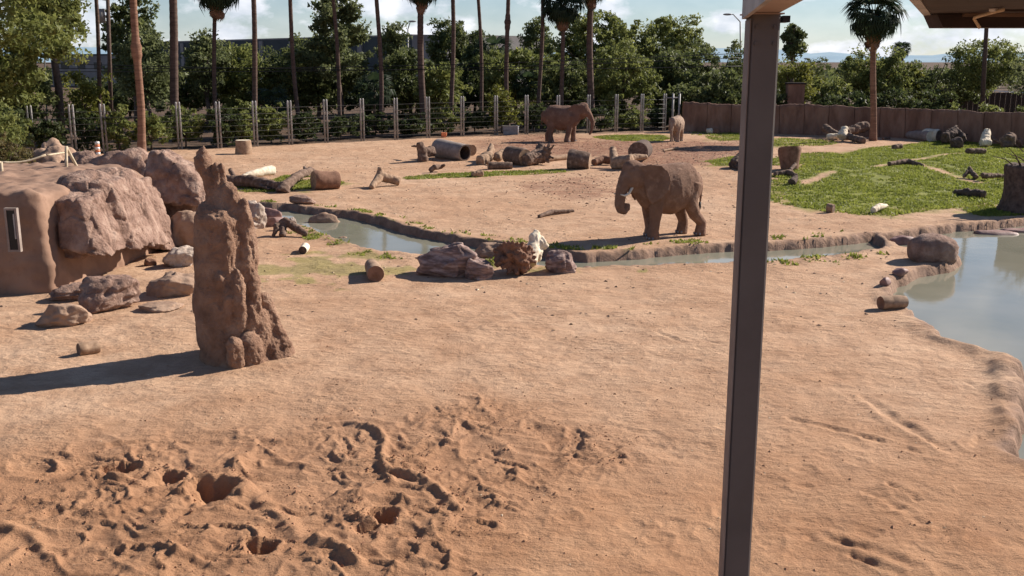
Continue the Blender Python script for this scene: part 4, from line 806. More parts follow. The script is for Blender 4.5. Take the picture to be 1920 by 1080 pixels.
# ------------------------------------------------------------------ earth wall on the right
wall = empty('rammed_earth_wall', (20, 85, 0), 'long dark reddish earth wall with cracks along the back right of the paddock', 'wall')
wp = [G(1280, 247), G(1400, 249), G(1500, 252), G(1640, 257), G(1760, 263), G(1860, 269), G(1960, 275), G(2120, 285)]
tops = [192, 198, 196, 203, 206, 212, 212, 216]
cum = [0]
for a, b in zip(wp[:-1], wp[1:]): cum.append(cum[-1] + np.linalg.norm(b - a))
tz = [P(p[0] / p[1] * 0 + px_, ty, w_[1])[2] for p, px_, ty, w_ in zip(wp, (1280, 1400, 1500, 1640, 1760, 1860, 1960, 2120), tops, wp)]
nseg = 17; S = np.linspace(0, cum[-1], nseg + 1)
for i in range(nseg):
    nu, nv = 22, 12; u = np.linspace(S[i] + .02, S[i + 1] - .02, nu); wx_ = np.interp(u, cum, [p[0] for p in wp]); wy_ = np.interp(u, cum, [p[1] for p in wp]); th_ = np.interp(u, cum, tz)
    th_ = th_ + .12 * noise2(u * .8, u * 0 + 2) + .06 * noise2(u * 3, u * 0 + 5) 
    V = []; F = []; cols = nv + 5
    for j in range(nu):
        edge = min(j, nu - 1 - j); e = -.03 if edge == 0 else 0
        for k in range(nv):
            z = -.3 + (th_[j] + .3) * k / (nv - 1); n_ = .12 * float(noise2(np.array([u[j] * 1.1]), np.array([z * .5]))[0]) + .08 * (1 - 2 * abs(float(noise2(np.array([u[j] * 2.3 + 5]), np.array([z * .7]))[0])))
            V.append((wx_[j], wy_[j] - n_ - e - .10 * (k < 3) + .2 * (k / nv) ** 3, z))
        for kk, (dy, dz) in enumerate(((.3, .04), (.55, .02), (.8, -.03), (.85, -1.2), (.85, -th_[j] - .3))): V.append((wx_[j], wy_[j] + dy, th_[j] + dz))
    for j in range(nu - 1):
        for k in range(cols - 1): a = j * cols + k; F.append((a, a + cols, a + cols + 1, a + 1))
    part('wall_section', np_mesh('wall_section', V, F), 'wall', wall)

# ------------------------------------------------------------------ vegetation
def leaves(centres, radii, per, size, squash=.75, rs=rng, droop=0.0):
    """many leaf-sized triangles gathered in clumps"""
    k = len(centres); n = k * per; c = np.repeat(centres, per, 0); r = np.repeat(radii, per)
    d = rs.normal(size=(n, 3)); d /= np.linalg.norm(d, axis=1)[:, None]; rr = rs.uniform(.15, 1, n) ** .6
    p = c + d * (r * rr)[:, None] * [1, 1, squash]
    if droop: p[:, 2] -= droop * rs.uniform(0, 1, n) ** 2
    a = rs.normal(size=(n, 3)); a /= np.linalg.norm(a, axis=1)[:, None]; b = rs.normal(size=(n, 3)); b -= a * (a * b).sum(1)[:, None]; b /= np.linalg.norm(b, axis=1)[:, None]
    s = size * rs.uniform(.5, 1.3, n)[:, None]; V = np.stack([p - a * s * .8, p + a * s * .5 + b * s * .5, p + a * s * .6 - b * s * .45], 1).reshape(-1, 3)
    return V, np.arange(3 * n).reshape(-1, 3)
tree_count = [0]
def tree(label, px, base_y, top_y, wpx, mat='leaf_mid', Yd=None, dens=1.0, size=.30, kind='round', group='trees beyond the fence', seed=None, low=.25, lean=0, name='tree', cat='tree', clump=None, trunkr=None):
    seed = seed or (500 + tree_count[0]); tree_count[0] += 1; rs = np.random.default_rng(seed)
    g = G(px, base_y) if Yd is None else P(px, 300, Yd); Yv = g[1]; g[2] = 0 if abs(Yv) > 110 else gh(g[0], g[1]); top = P(px, top_y, Yv)[2] - g[2]; w = wpx / ppm(Yv, top)
    h = top; low_z = h * low; cz = (h + low_z) / 2; hz = (h - low_z) / 2; nc = int(70 * dens * max(1, (w * h) / 40) ** .8); nc = min(nc, 330)
    d = rs.normal(size=(nc, 3)); d /= np.linalg.norm(d, axis=1)[:, None]; r_ = rs.uniform(.2, 1, nc) ** .45
    lob = 1 + .55 * fbm3(d * 1.8 + seed, 2)
    cr = clump or min(.9, .06 * (w + h))
    c = d * r_[:, None] * lob[:, None] * np.array([w / 2 - cr * .6, w / 2 * .85 - cr * .5, hz - cr * .4])
    if kind in ('cone', 'spiky'):
        nb_ = 30 if kind == 'cone' else 24; cl = []
        for b_ in range(nb_):
            f_ = (b_ + rs.uniform(0, 1)) / nb_; az = b_ * 2.4 + rs.uniform(-.4, .4); L2 = w / 2 * ((1.05 - .72 * f_) if kind == 'cone' else (1 - .3 * f_)) * rs.uniform(.75, 1.15); up_ = rs.uniform(.25, .7) if kind == 'cone' else rs.uniform(.5, 1.3)
            z0_ = -hz + 2 * hz * (f_ * (.9 if kind == 'cone' else .62))
            for t_2 in np.linspace(.3, 1, max(3, nc // nb_)): cl.append((math.cos(az) * L2 * t_2, math.sin(az) * L2 * t_2, z0_ + up_ * L2 * t_2 * .6))
        c = np.array(cl) + rs.normal(0, .15, (len(cl), 3)); nc = len(c); cr *= .8
    if kind == 'umbrella': c[:, :2] *= (.6 + .5 * sst(-hz, hz * .4, c[:, 2]))[:, None]
    c[:, 2] += cz; c[:, 2] = np.clip(c[:, 2], .3, h - cr * .5); c[:, 0] += lean * c[:, 2]
    per = int(58 * (cr / .8)); per = max(24, min(per, 70))
    V, F = leaves(c, cr * rs.uniform(.35, 1.3, nc), per, size * (.9 if kind != 'spiky' else .7), .7, rs)
    root = empty(name, g, label, cat, group)
    link('crown', np_mesh('crown', V, F, False), M[mat], root)
    B = Blob(); tr = trunkr or max(.10, .018 * h + .05); fork = np.array([lean * h * .4, 0, max(low_z * 1.1, h * .3)])
    B.tube([(0, 0, -.3), (.05 * h * .3, 0, fork[2] * .5), fork], [tr * 1.25, tr, tr * .8], 8)
    for i in range(7 if kind != 'cone' else 3):
        t = c[rs.integers(nc)]; mdp = (fork + t) / 2 + np.array([0, 0, .1 * h]) * .5; B.tube([fork - [0, 0, .1], mdp, t], [tr * .6, tr * .38, tr * .12], 6)
    if kind == 'cone': B.tube([fork - [0, 0, .1], (0, 0, h * .95)], [tr * .7, tr * .15], 6)
    link('trunk', B.mesh('trunk', True), M['trunk'], root)
    return root
# far left, near big trees
tree('large dark feathery tree filling the upper left corner', 10, 0, -140, 330, 'leaf_mid', Yd=66, dens=2.2, size=.26, low=.12, kind='umbrella')
tree('tall leaning green tree with open crown between corner and power pole', 118, 0, -75, 150, 'leaf_mid', Yd=77, dens=1.3, size=.25, low=.55)
tree('dark tree under the corner tree behind the fence', 30, 0, 60, 170, 'leaf_dark', Yd=74, dens=1.4, low=.05)
tree('yellow green round bush tree behind the fence at left', 160, 0, 132, 125, 'leaf_yellow', Yd=80, dens=1.2, size=.22, low=.15)
tree('tall patchy pine like tree behind the orange palm trunk', 262, 0, -30, 120, 'leaf_dark', Yd=98, dens=.9, size=.32, low=.3)
tree('dense olive tree between the orange trunk and dark palm trunk', 285, 0, 55, 130, 'leaf_grey', Yd=92, dens=1.2, low=.2)
tree('light green tree crown overlapping the warehouse at left', 395, 0, 48, 105, 'leaf_grey', Yd=100, dens=1.0, low=.25)
tree('low dark tree left of the warehouse foot', 350, 0, 110, 150, 'leaf_dark', Yd=104, dens=1.2, low=.1)
tree('wide mid green tree below the warehouse roofline', 465, 0, 82, 150, 'leaf_mid', Yd=104, dens=1.5, low=.1)
tree('large airy pine tree rising above the warehouse', 640, 0, -18, 190, 'leaf_grey', Yd=98, dens=1.7, size=.28, low=.3, kind='cone')
tree('dense dark lower part tree beside the airy pine', 600, 0, 62, 190, 'leaf_dark', Yd=102, dens=1.6, low=.1)
tree('thin pointed dark tree in front of the warehouse', 545, 0, 88, 110, 'leaf_dark', Yd=106, dens=1.0, low=.1)
tree('blue green tall tree left of the skirted palm trunk', 742, 0, 36, 85, 'leaf_grey', Yd=104, dens=1.3, low=.2, kind='cone')
tree('dark rounded tree below the warehouse end', 770, 0, 90, 130, 'leaf_dark', Yd=100, dens=1.4, low=.1)
tree('olive tree with loose leaves below the grey warehouse end', 822, 0, 98, 120, 'leaf_mid', Yd=96, dens=1.3, low=.12)
tree('dark spreading tree above the grey warehouse end', 850, 0, 34, 100, 'leaf_dark', Yd=125, dens=1.3, low=.3)
tree('dark tree behind the slender middle palm trunks', 905, 0, 52, 90, 'leaf_dark', Yd=118, dens=1.2, low=.2)
tree('bright green bush tree behind the middle palm trunks', 965, 0, 78, 150, 'leaf_mid', Yd=108, dens=1.6, low=.1)
tree('small open crowned tree left of the green skirted palm', 1005, 0, 25, 75, 'leaf_dark', Yd=130, dens=.7, low=.4)
tree('large round green tree between the two thick palm trunks', 1115, 0, 22, 180, 'leaf_mid', Yd=122, dens=1.8, low=.25)
tree('wide dark topped tree right of the thick palm trunk', 1240, 0, 30, 175, 'leaf_mid', Yd=124, dens=1.9, low=.2)
tree('loose olive tree hanging over the fence right of the thick trunk', 1160, 0, 70, 150, 'leaf_mid', Yd=99, dens=1.5, size=.26, low=.08)
tree('dark tree over the fence end', 1060, 0, 105, 130, 'leaf_dark', Yd=102, dens=1.3, low=.1)
tree('dark dense tree above the start of the earth wall', 1250, 0, 92, 150, 'leaf_dark', Yd=104, dens=1.6, low=.08)
tree('spiky topped dark tree left of the steel post', 1345, 0, 52, 170, 'leaf_dark', Yd=106, dens=1.8, size=.26, low=.08, kind='spiky')
tree('low dark bushy tree behind the wall left of the post', 1330, 0, 130, 170, 'leaf_dark', Yd=96, dens=1.3, low=.05)
tree('dark clumpy pine top just right of the steel post', 1474, 0, 40, 50, 'leaf_dark', Yd=150, dens=.8, size=.4, low=.5)
tree('olive round tree right of the steel post behind the wall', 1482, 0, 104, 95, 'leaf_yellow', Yd=99, dens=1.3, size=.24, low=.15)
tree('thin bare looking tree against the blue hill gap', 1518, 0, 84, 48, 'leaf_dark', Yd=130, dens=.25, size=.22, low=.25, kind='spiky')
tree('low green shrub tree below the blue hill gap', 1535, 0, 136, 110, 'leaf_mid', Yd=103, dens=1.0, low=.1)
tree('wispy tree left of the round willow like tree', 1580, 0, 96, 60, 'leaf_dark', Yd=125, dens=.35, size=.25, low=.3)
tree('round willow like green tree behind the lone palm', 1627, 0, 86, 135, 'leaf_mid', Yd=108, dens=2.0, size=.25, low=.12, kind='umbrella')
tree('dark shrub tree right of the lone palm', 1735, 0, 97, 90, 'leaf_dark', Yd=106, dens=1.0, size=.26, low=.1, kind='spiky')
tree('small yellow green tree in the gap right of the lone palm', 1706, 0, 118, 60, 'leaf_yellow', Yd=112, dens=.7, low=.15)
tree('wide airy thorn tree behind the wall at right', 1832, 0, 72, 150, 'leaf_mid', Yd=104, dens=1.5, size=.22, low=.35, kind='umbrella')
tree('tall thin leaved tree at the right frame behind the wall', 1915, 0, 66, 90, 'leaf_grey', Yd=100, dens=.8, size=.24, low=.25, kind='spiky')
tree('dark spreading tree beneath the airy thorn tree', 1780, 0, 122, 120, 'leaf_dark', Yd=110, dens=1.1, low=.2)
tree('dark tree outside the right frame behind the wall', 1990, 0, 90, 120, 'leaf_dark', Yd=104, dens=1.0, low=.1)
# shrubs right behind the fence and wall
ordw = ['first', 'second', 'third', 'fourth', 'fifth', 'sixth', 'seventh', 'eighth', 'ninth', 'tenth', 'eleventh', 'twelfth', 'thirteenth', 'fourteenth', 'fifteenth', 'sixteenth', 'seventeenth', 'eighteenth', 'nineteenth', 'twentieth', 'twenty first', 'twenty second', 'twenty third', 'twenty fourth']
shr = [(20, 200, 90, 'leaf_shaded'), (95, 215, 80, 'leaf_shaded'), (165, 205, 75, 'leaf_shaded'), (225, 190, 70, 'leaf_mid'), (285, 205, 80, 'leaf_mid'), (350, 196, 90, 'leaf_mid'), (420, 200, 80, 'leaf_shaded'), (455, 185, 60, 'leaf_mid'), (510, 192, 75, 'leaf_mid'), (575, 205, 75, 'leaf_shaded'), (640, 210, 80, 'leaf_shaded'), (705, 208, 80, 'leaf_shaded'), (775, 215, 80, 'leaf_shaded'),
       (832, 195, 80, 'leaf_mid'), (890, 205, 75, 'leaf_shaded'), (940, 160, 70, 'leaf_yellow'), (1000, 190, 80, 'leaf_shaded'), (1060, 195, 80, 'leaf_shaded'), (1125, 195, 80, 'leaf_shaded'), (1180, 205, 75, 'leaf_mid'), (1235, 200, 70, 'leaf_shaded')]
for i, (px, ty, w, mt) in enumerate(shr):
    Yd = float(np.interp(P(px, 300, 80)[0], fen[:, 0], fen[:, 1])) + 2.2 + (i % 3) * .8
    tree(f'leafy shrub against the back of the cable fence, {ordw[i]} from the left', px, 0, ty, w, mt, Yd=Yd, dens=1.0, size=.22, low=.02, name='shrub', cat='shrub', group='shrubs behind the cable fence', trunkr=.06)
shr2 = [(1300, 165, 110, 'leaf_shaded'), (1380, 170, 110, 'leaf_shaded'), (1440, 165, 90, 'leaf_shaded'), (1540, 178, 100, 'leaf_shaded'), (1600, 172, 110, 'leaf_shaded'), (1675, 165, 110, 'leaf_shaded'), (1740, 168, 100, 'leaf_shaded'), (1765, 190, 70, 'leaf_mid'), (1850, 193, 60, 'leaf_mid')]
for i, (px, ty, w, mt) in enumerate(shr2):
    Yd = float(np.interp(P(px, 300, 80)[0], fen[:, 0], fen[:, 1])) + 4.5
    tree(f'dark bush standing behind the earth wall, {ordw[i]} from its left end', px, 0, ty, w, mt, Yd=Yd, dens=1.2, size=.24, low=.02, name='shrub', cat='shrub', group='bushes behind the earth wall', trunkr=.06)
tree('dense undergrowth tree far behind the fence, left section', 250, 0, 140, 190, 'leaf_shaded', Yd=112, dens=1.5, low=.02)
tree('dense undergrowth tree far behind the fence, centre section', 690, 0, 125, 220, 'leaf_shaded', Yd=116, dens=1.5, low=.02)
tree('dense undergrowth tree far behind the fence, under the warehouse middle', 500, 0, 125, 220, 'leaf_shaded', Yd=118, dens=1.5, low=.02)
tree('dense undergrowth tree far behind the fence, beneath the two thick trunks', 1080, 0, 120, 220, 'leaf_shaded', Yd=118, dens=1.5, low=.02)
tree('dense undergrowth tree far behind the fence, under the slender trunks', 890, 0, 118, 190, 'leaf_shaded', Yd=118, dens=1.5, low=.02)
tree('dry brown and green bush spilling over the boulders at the left frame', 18, 368, 232, 120, 'leaf_brown', dens=1.4, size=.13, low=.02, name='bush', cat='bush', group='bushes in the paddock', trunkr=.05, clump=.38)
tree('green bush above the dry brush at the left frame', 10, 350, 190, 100, 'leaf_mid', dens=1.4, size=.15, low=.1, name='bush', cat='bush', group='bushes in the paddock', trunkr=.05, clump=.45)
tree('low dry weeds on the rock shelter top near the rail post', 75, 362, 335, 110, 'leaf_brown', dens=.8, size=.09, low=.02, name='bush', cat='bush', group='bushes in the paddock', trunkr=.03, clump=.25)

n = 5000; az = rng.uniform(-.62, .62, n); dd = rng.uniform(170, 420, n) ; cxy = np.stack([dd * np.sin(az), dd * np.cos(az)], 1); hh_ = 3.0 + 2.2 * noise2(cxy[:, 0] / 22, cxy[:, 1] / 22)
cz_ = rng.uniform(0, 1, n) ** .7 * np.maximum(hh_, 1.0); ok = ~((np.abs(cxy[:, 0] - 87) < 14) & (cxy[:, 1] < 230)) & ~((cxy[:, 0] < 15) & (cxy[:, 1] < 270)); cen = np.column_stack([cxy, cz_])[ok]
V, F = leaves(cen, np.full(len(cen), 1.5), 14, 1.1, .6, rng); tag(link('distant_woodland', np_mesh('distant_woodland', V, F, False), M['leaf_dark']), 'far off belt of low dark trees on the plain', 'woodland', kind='stuff')
# ------------------------------------------------------------------ palms
def frond_mesh(seed, L_=1.9, fan=1.05, dead=False):
    rs = np.random.default_rng(seed); V = []; F = []
    pet = L_ * .45; n = 15
    # petiole
    for a, b, w in ((0, pet, .035),):
        k = len(V); V += [(a, -w, 0), (a, w, 0), (b, w * .7, 0), (b, -w * .7, 0), (a, 0, .05), (b, 0, .03)]; F += [(k, k + 1, k + 2), (k, k + 2, k + 3), (k, k + 4, k + 5), (k + 1, k + 4, k + 5)]
    for i in range(n):
        a = (i / (n - 1) - .5) * 2 * fan * 1.25; ln = fan * (1 - .25 * abs(i / (n - 1) - .5) * 2) * rs.uniform(.85, 1.1); w = .06
        c, s = math.cos(a), math.sin(a); d1 = ln * .6; d2 = ln
        p0 = (pet, 0, 0); p1 = (pet + c * d1, s * d1, -.05 * d1); dr = -.5 if dead else -.62
        p2 = (pet + c * d2 * .86, s * d2 * .93, dr * d2)
        k = len(V); V += [p0, (p1[0] - s * w, p1[1] + c * w, p1[2]), (p1[0] + s * w, p1[1] - c * w, p1[2]), p2]; F += [(k, k + 1, k + 2), (k + 1, k + 3, k + 2)]
    return np_mesh('frond', V, F, False)
FR = [frond_mesh(900 + i, 1.9, 1.15) for i in range(4)]; FD = [frond_mesh(950 + i, 1.7, .75, True) for i in range(2)]
def frond_xf(top, i, n, rs, dead, R_=1.0):
    az = i * 2.399 + rs.uniform(-.2, .2)
    el = R(rs.uniform(-89, -76)) if dead else R(72 - 135 * (i / n) ** .95 + rs.uniform(-8, 8))
    off = Vector((math.cos(az) * .22, math.sin(az) * .22, (-rs.uniform(0, .9) if dead else .1)))
    return Matrix.Translation(Vector(top) + off) @ Matrix.Rotation(az, 4, 'Z') @ Matrix.Rotation(-el, 4, 'Y') @ Matrix.Rotation(rs.uniform(-.4, .4), 4, 'X') @ Matrix.Scale(R_ * rs.uniform(.85, 1.1), 4)
def joined(meshes, mats_):
    Vs = []; Fs = []; k = 0
    for m, x in zip(meshes, mats_):
        co = np.array([v.co[:] for v in m.vertices]); A = np.array(x); co = co @ A[:3, :3].T + A[:3, 3]; Vs.append(co); Fs.append(np.array([p.vertices[:] for p in m.polygons]) + k); k += len(co)
    return np_mesh('crown', np.vstack(Vs), np.vstack(Fs), False)
shared = {}
def palm(label, px_b, py_b, px_t, wpx, H_, Yd=None, individual=False, crown_px=None, mat='palm_trunk', skirt=1.0, group='fan palm trunks along the fence', bulge=None, scale=1.0, py_t=0):
    g = G(px_b, py_b) if Yd is None else P(px_b, 250, Yd); Yv = g[1]; g[2] = gh(g[0], g[1]) if Yv < 115 else 0
    t0 = P(px_t, py_t, Yv); zt = t0[2]; slope = (t0[0] - g[0]) / (zt - g[2]); r = wpx / ppm(Yv, 4) / 2 * .84
    if crown_px: H_ = P(px_t, crown_px, Yv)[2]
    root = empty('palm_tree', g, label, 'palm tree', group); n = 60; pts = []; rd = []
    for i in range(n):
        z = H_ * i / (n - 1); x = slope * z + .12 * math.sin(z * .35 + px_b) * min(1, z / 3); pts.append((x, .08 * math.sin(z * .3 + px_b * 2), z - (.2 if i == 0 else 0)))
        k = 1 + .35 * math.exp(-z / .7) + .05 * (i % 2) - .18 * (z / H_)
        if bulge is not None:
            bz = P(px_t, bulge, Yv)[2]; k += .42 * max(0, 1 - abs(z - bz) / .8) * (1 + .6 * (i % 2))
        rd.append(r * k)
    link('trunk', Blob().tube(pts, rd, 12).mesh('trunk', True), M[mat], root)
    top = Vector(pts[-1]); rs = np.random.default_rng(int(px_b) + 7)
    if individual:
        for i in range(54):
            o = link('frond', FR[i % 4], M['palm_leaf'], root); o.matrix_local = frond_xf(top, i, 54, rs, False, scale)
        for i in range(int(34 * skirt)):
            o = link('dead_frond', FD[i % 2], M['skirt'], root); o.matrix_local = frond_xf(top, i, 34, rs, True, scale)
    else:
        if 'c' not in shared:
            r2 = np.random.default_rng(3); shared['c'] = joined([FR[i % 4] for i in range(50)], [frond_xf((0, 0, 0), i, 50, r2, False) for i in range(50)]); shared['c'].materials.append(M['palm_leaf'])
            shared['d'] = joined([FD[i % 2] for i in range(30)], [frond_xf((0, 0, 0), i, 30, r2, True) for i in range(30)]); shared['d'].materials.append(M['skirt'])
        a = link('crown', shared['c'], None, root, top); a.rotation_euler.z = px_b; b = link('dead_skirt', shared['d'], None, root, top); b.rotation_euler.z = px_b * 2
        a.scale = b.scale = (scale,) * 3
    return root
palm('orange lit palm trunk standing in front of the fence, nearest of the row', 265, 292, 254, 17, 15, mat='palm_orange', bulge=95)
palm('thick dark palm trunk just right of the orange trunk', 331, 0, 322, 19, 16.5, Yd=78)
palm('slender palm trunk between the power pole and left shrubs', 193, 0, 178, 9, 17, Yd=80)
palm('palm with hanging brown skirt at the top left, trunk behind the left fence', 405, 0, 402, 10, 0, Yd=82, individual=True, crown_px=-22, skirt=1.3, scale=1.15)
palm('dark rough palm trunk rising at a fence post left of the warehouse middle', 482, 0, 473, 12, 16, Yd=80)
palm('slim leaning palm trunk before the warehouse', 562, 0, 543, 10, 13.2, Yd=85)
palm('slim palm trunk in front of the airy pine', 640, 0, 624, 9, 17, Yd=88)
palm('straight slim palm trunk right of the airy pine', 716, 0, 707, 10, 17, Yd=88)
palm('thick palm trunk with the frayed skirt at the frame top', 794, 0, 789, 15, 0, Yd=90, individual=True, crown_px=-24, skirt=1.0, scale=1.0)
palm('palm trunk behind the grey warehouse end', 847, 0, 848, 10, 14.6, Yd=92)
palm('thin palm trunk right of the grey warehouse end', 904, 0, 897, 8, 18, Yd=94)
palm('thin palm trunk with a bulge below its top', 952, 0, 951, 10, 15, Yd=92, bulge=42)
palm('palm trunk left of the green crowned palm', 1010, 0, 1016, 9, 16, Yd=94)
palm('palm with dark green crown and brown skirt above the back elephant', 1054, 0, 1053, 10, 0, Yd=93, individual=True, crown_px=8, skirt=1.5, scale=1.15)
palm('thick reddish palm trunk right of the green crowned palm', 1108, 0, 1108, 15, 12.6, Yd=94)
palm('lone fan palm standing in front of the earth wall on the right', 1636, 264, 1641, 14, 0, individual=True, crown_px=28, skirt=.45, mat='palm_orange', group='lone palms', scale=1.25, py_t=75)
palm('tiny distant palm in the gap right of the lone fan palm', 1691, 0, 1691, 5, 0, Yd=190, crown_px=93, group='lone palms', scale=.95, py_t=95)
# low fan palms behind the fence
def fanbush(label, px, top_y, Yd, sc, n=26):
    g = P(px, 300, Yd); g[2] = 0; root = empty('fan_palm_bush', g, label, 'palm', 'low fan palms behind the fence'); rs = np.random.default_rng(int(px)); h = P(px, top_y, Yd)[2]
    link('stem', Blob().tube([(0, 0, -.1), (0, 0, h - 1.6 * sc)], [.16, .14], 8).mesh('stem', True), M['palm_trunk'], root)
    for i in range(n):
        o = link('frond', FR[i % 4], M['leaf_mid'], root); o.matrix_local = frond_xf((0, 0, h - 1.6 * sc), i, n, rs, False, sc)
for lb, px, ty, Yd in (('low fan palm with upright fronds right of the rough trunk', 512, 160, 84), ('low fan palm under the airy pine', 705, 135, 92), ('low grey fan palm between the slender trunks', 925, 62, 112), ('small fan palm behind the two middle trunks', 990, 130, 105)):
    fanbush(lb, px, ty, Yd, 1.0 if ty > 100 else 1.3)

# ------------------------------------------------------------------ buildings and poles behind
def box_part(nm, a, b, z0, z1, thick, mat, root):
    a = np.array(a[:2]); b = np.array(b[:2]); c = (a + b) / 2; L_ = np.linalg.norm(b - a); an = math.atan2(b[1] - a[1], b[0] - a[0]); n_ = np.array([-math.sin(an), math.cos(an)])
    cc = c + n_ * thick / 2; return part(nm, Blob().box((cc[0], cc[1], (z0 + z1) / 2), (L_ / 2, thick / 2, (z1 - z0) / 2), an).mesh(nm), mat, root)
A = P(233, 84, 235); B_ = P(772, 68, 163); C_ = P(838, 65, 157)
wh = empty('warehouse', ((A[0] + C_[0]) / 2, (A[1] + C_[1]) / 2, 0), 'long low dark warehouse behind the trees', 'building')
box_part('wall', A, B_, 0, 9.9, 30, 'bldg', wh); box_part('end_wall', B_, C_, 0, 10.0, 20, 'bldg_grey', wh); box_part('parapet', A, B_, 9.9, 10.15, 30.5, 'bldg_grey', wh)
for i in range(9):
    t = .06 + i * .1; q = A + (B_ - A) * t; q2 = A + (B_ - A) * (t + .012); box_part('pilaster', (q[0], q[1] - .4), (q2[0], q2[1] - .4), 0, 9.7, .5, 'bldg_grey', wh)
A2 = P(95, 112, 262); B2 = P(345, 104, 240)
ob = empty('office_building', (A2[0], A2[1], 0), 'pale grey low building left of the dark warehouse', 'building')
box_part('wall', A2, B2, 0, 7.4, 20, 'bldg_grey', ob); box_part('roof_edge', A2, B2, 7.4, 7.8, 21, 'bldg', ob)
for i in range(7):
    t = .08 + i * .13; q = A2 + (B2 - A2) * t; q2 = A2 + (B2 - A2) * (t + .06); box_part('window', (q[0], q[1] - .1), (q2[0], q2[1] - .1), 4.2, 5.8, .12, 'glass', ob)
hs = empty('small_house', P(1808, 160, 195), 'small pale pink house glimpsed under the trees behind the wall', 'house')
a_ = P(1786, 160, 195); b_ = P(1830, 160, 195); box_part('wall', a_, b_, 0, 2.3, 6, 'house', hs); box_part('roof', a_ - [.4, .3, 0], b_ + [.4, -.3, 0], 2.302, 2.7, 6.6, 'house', hs)
for t in (.25, .62): q = a_ + (b_ - a_) * t; box_part('window', q - [0, .06, 0], q + [1.0, -.06, 0], .9, 1.8, .08, 'glass', hs)
rl = empty('white_railing', P(1870, 170, 150), 'broken white railing seen behind the wall at right', 'railing')
a_ = P(1835, 168, 150); b_ = P(1945, 176, 150)
part('rail', Blob().tube([a_, b_], [.08, .08], 6).mesh('rail'), 'white', rl); part('rail', Blob().tube([a_ - [0, 0, .5], b_ - [0, 0, .5]], [.06, .06], 6).mesh('rail'), 'white', rl)
for t in np.linspace(0, 1, 12): q = a_ + (b_ - a_) * t; part('baluster', Blob().tube([[q[0], q[1], 0], q], [.07, .07], 6).mesh('baluster'), 'white', rl)
sf = empty('screen_fence', P(1860, 190, 112), 'dark board screen fence behind the earth wall at right', 'fence')
sa = P(1700, 190, 114); sb = P(2000, 190, 110); nb = 60
bm_ = Blob().box((0, 0, 1.25), (.235, .03, 1.45)).mesh('board')
for i in range(nb):
    q = sa + (sb - sa) * (i / nb); o = part('board', bm_, 'dark_wood', sf); o.location = (q[0], q[1] + .03 * (i % 2), .02 * (i % 3)); 
# distribute boards edge to edge
L_s = np.linalg.norm((sb - sa)[:2]) / nb
for i, o in enumerate([c_ for c_ in sf.children]): o.scale.x = L_s / .48
pb = empty('service_box', P(1490, 175, 92.5), 'tall brown service box behind the earth wall right of the post', 'box')
q = P(1492, 190, 92.5); box_part('cabinet', q - [.75, 0, 0], q + [.75, 0, 0], 0, P(1492, 158, 92.5)[2], .8, 'wall', pb); box_part('lid', q - [.85, .1, 0], q + [.85, -.1, 0], P(1492, 158, 92.5)[2] + .001, P(1492, 155, 92.5)[2], 1.0, 'eave_brown', pb)
tree('small red flowering plant above the wall at the right frame', 1903, 0, 196, 26, 'leaf_mid', Yd=88, dens=.3, size=.15, low=.3, name='plant', cat='plant', group='wall plants', trunkr=.03, clump=.3)
def pole(name, label, px_b, Yd, px_t, py_t, r, mat, cat, group=None):
    g = P(px_b, 250, Yd); g[2] = 0; t = P(px_t, py_t, Yd); root = empty(name, g, label, cat, group)
    part('pole', Blob().tube([g, t], [r, r * .75], 10).mesh('pole', True), mat, root); return root, g, t
r_, g, t = pole('power_pole', 'dark wooden power pole with a transformer near the left trees', 209, 84, 201, -40, .19, 'dark_wood', 'power pole')
q = P(190, 30, 84); part('transformer', Blob().tube([q - [0, 0, .55], q + [0, 0, .55]], [.3, .3], 14).mesh('transformer', True), 'galv', r_); part('bracket', Blob().box(P(196, 30, 84), (.3, .05, .06)).mesh('bracket'), 'galv', r_)
q = P(201, -25, 84); part('crossarm', Blob().box(q, (1.2, .08, .08)).mesh('crossarm'), 'dark_wood', r_)
r_, g, t = pole('lamp_post', 'thin pale pole standing left behind the fence', 88, 78, 83, 85, .07, 'galv', 'pole')
def lamp(label, px, Yd, py, dx):
    g = P(px, 250, Yd); g[2] = 0; t = P(px, py + 14, Yd); root = empty('street_lamp', g, label, 'street lamp')
    part('pole', Blob().tube([g, t], [.13, .09], 8).mesh('pole', True), 'galv', root); h_ = P(px + dx, py, Yd); k_ = P(px + dx * .55, py, Yd)
    part('arm', Blob().tube([t, k_, h_], [.07, .06, .05], 8).mesh('arm', True), 'galv', root); part('lamp_head', Blob().ell(h_, (.55, .22, .13)).mesh('lamp_head', True), 'galv', root)
lamp('street lamp rising above the blue green tree', 765, 140, 40, 8)
lamp('street lamp with a long arm left of the steel post top', 1388, 125, 27, -24)
lamp('far thin street lamp at the pale gap beside the round tree', 1507, 170, 110, 6)
r_, g, t = pole('utility_pole', 'dark pole hanging below the roof eave at right, behind the thorn tree', 1838, 96, 1856, -60, .22, 'dark_wood', 'pole')
pwl = empty('overhead_wires', P(700, 125, 90), 'pair of dark overhead wires running before the trees', 'wires')
for y0, y1 in ((128, 100), (134, 108), (118, 124)):
    pts = []
    for t in np.linspace(0, 1, 30):
        px = 60 + 1330 * t; py = y0 + (y1 - y0) * t + 10 * math.sin(math.pi * t); pts.append(P(px, py, 86 + 4 * t))
    part('wire', Blob().tube(pts, [.028] * 30, 4).mesh('wire', True), 'wire', pwl)

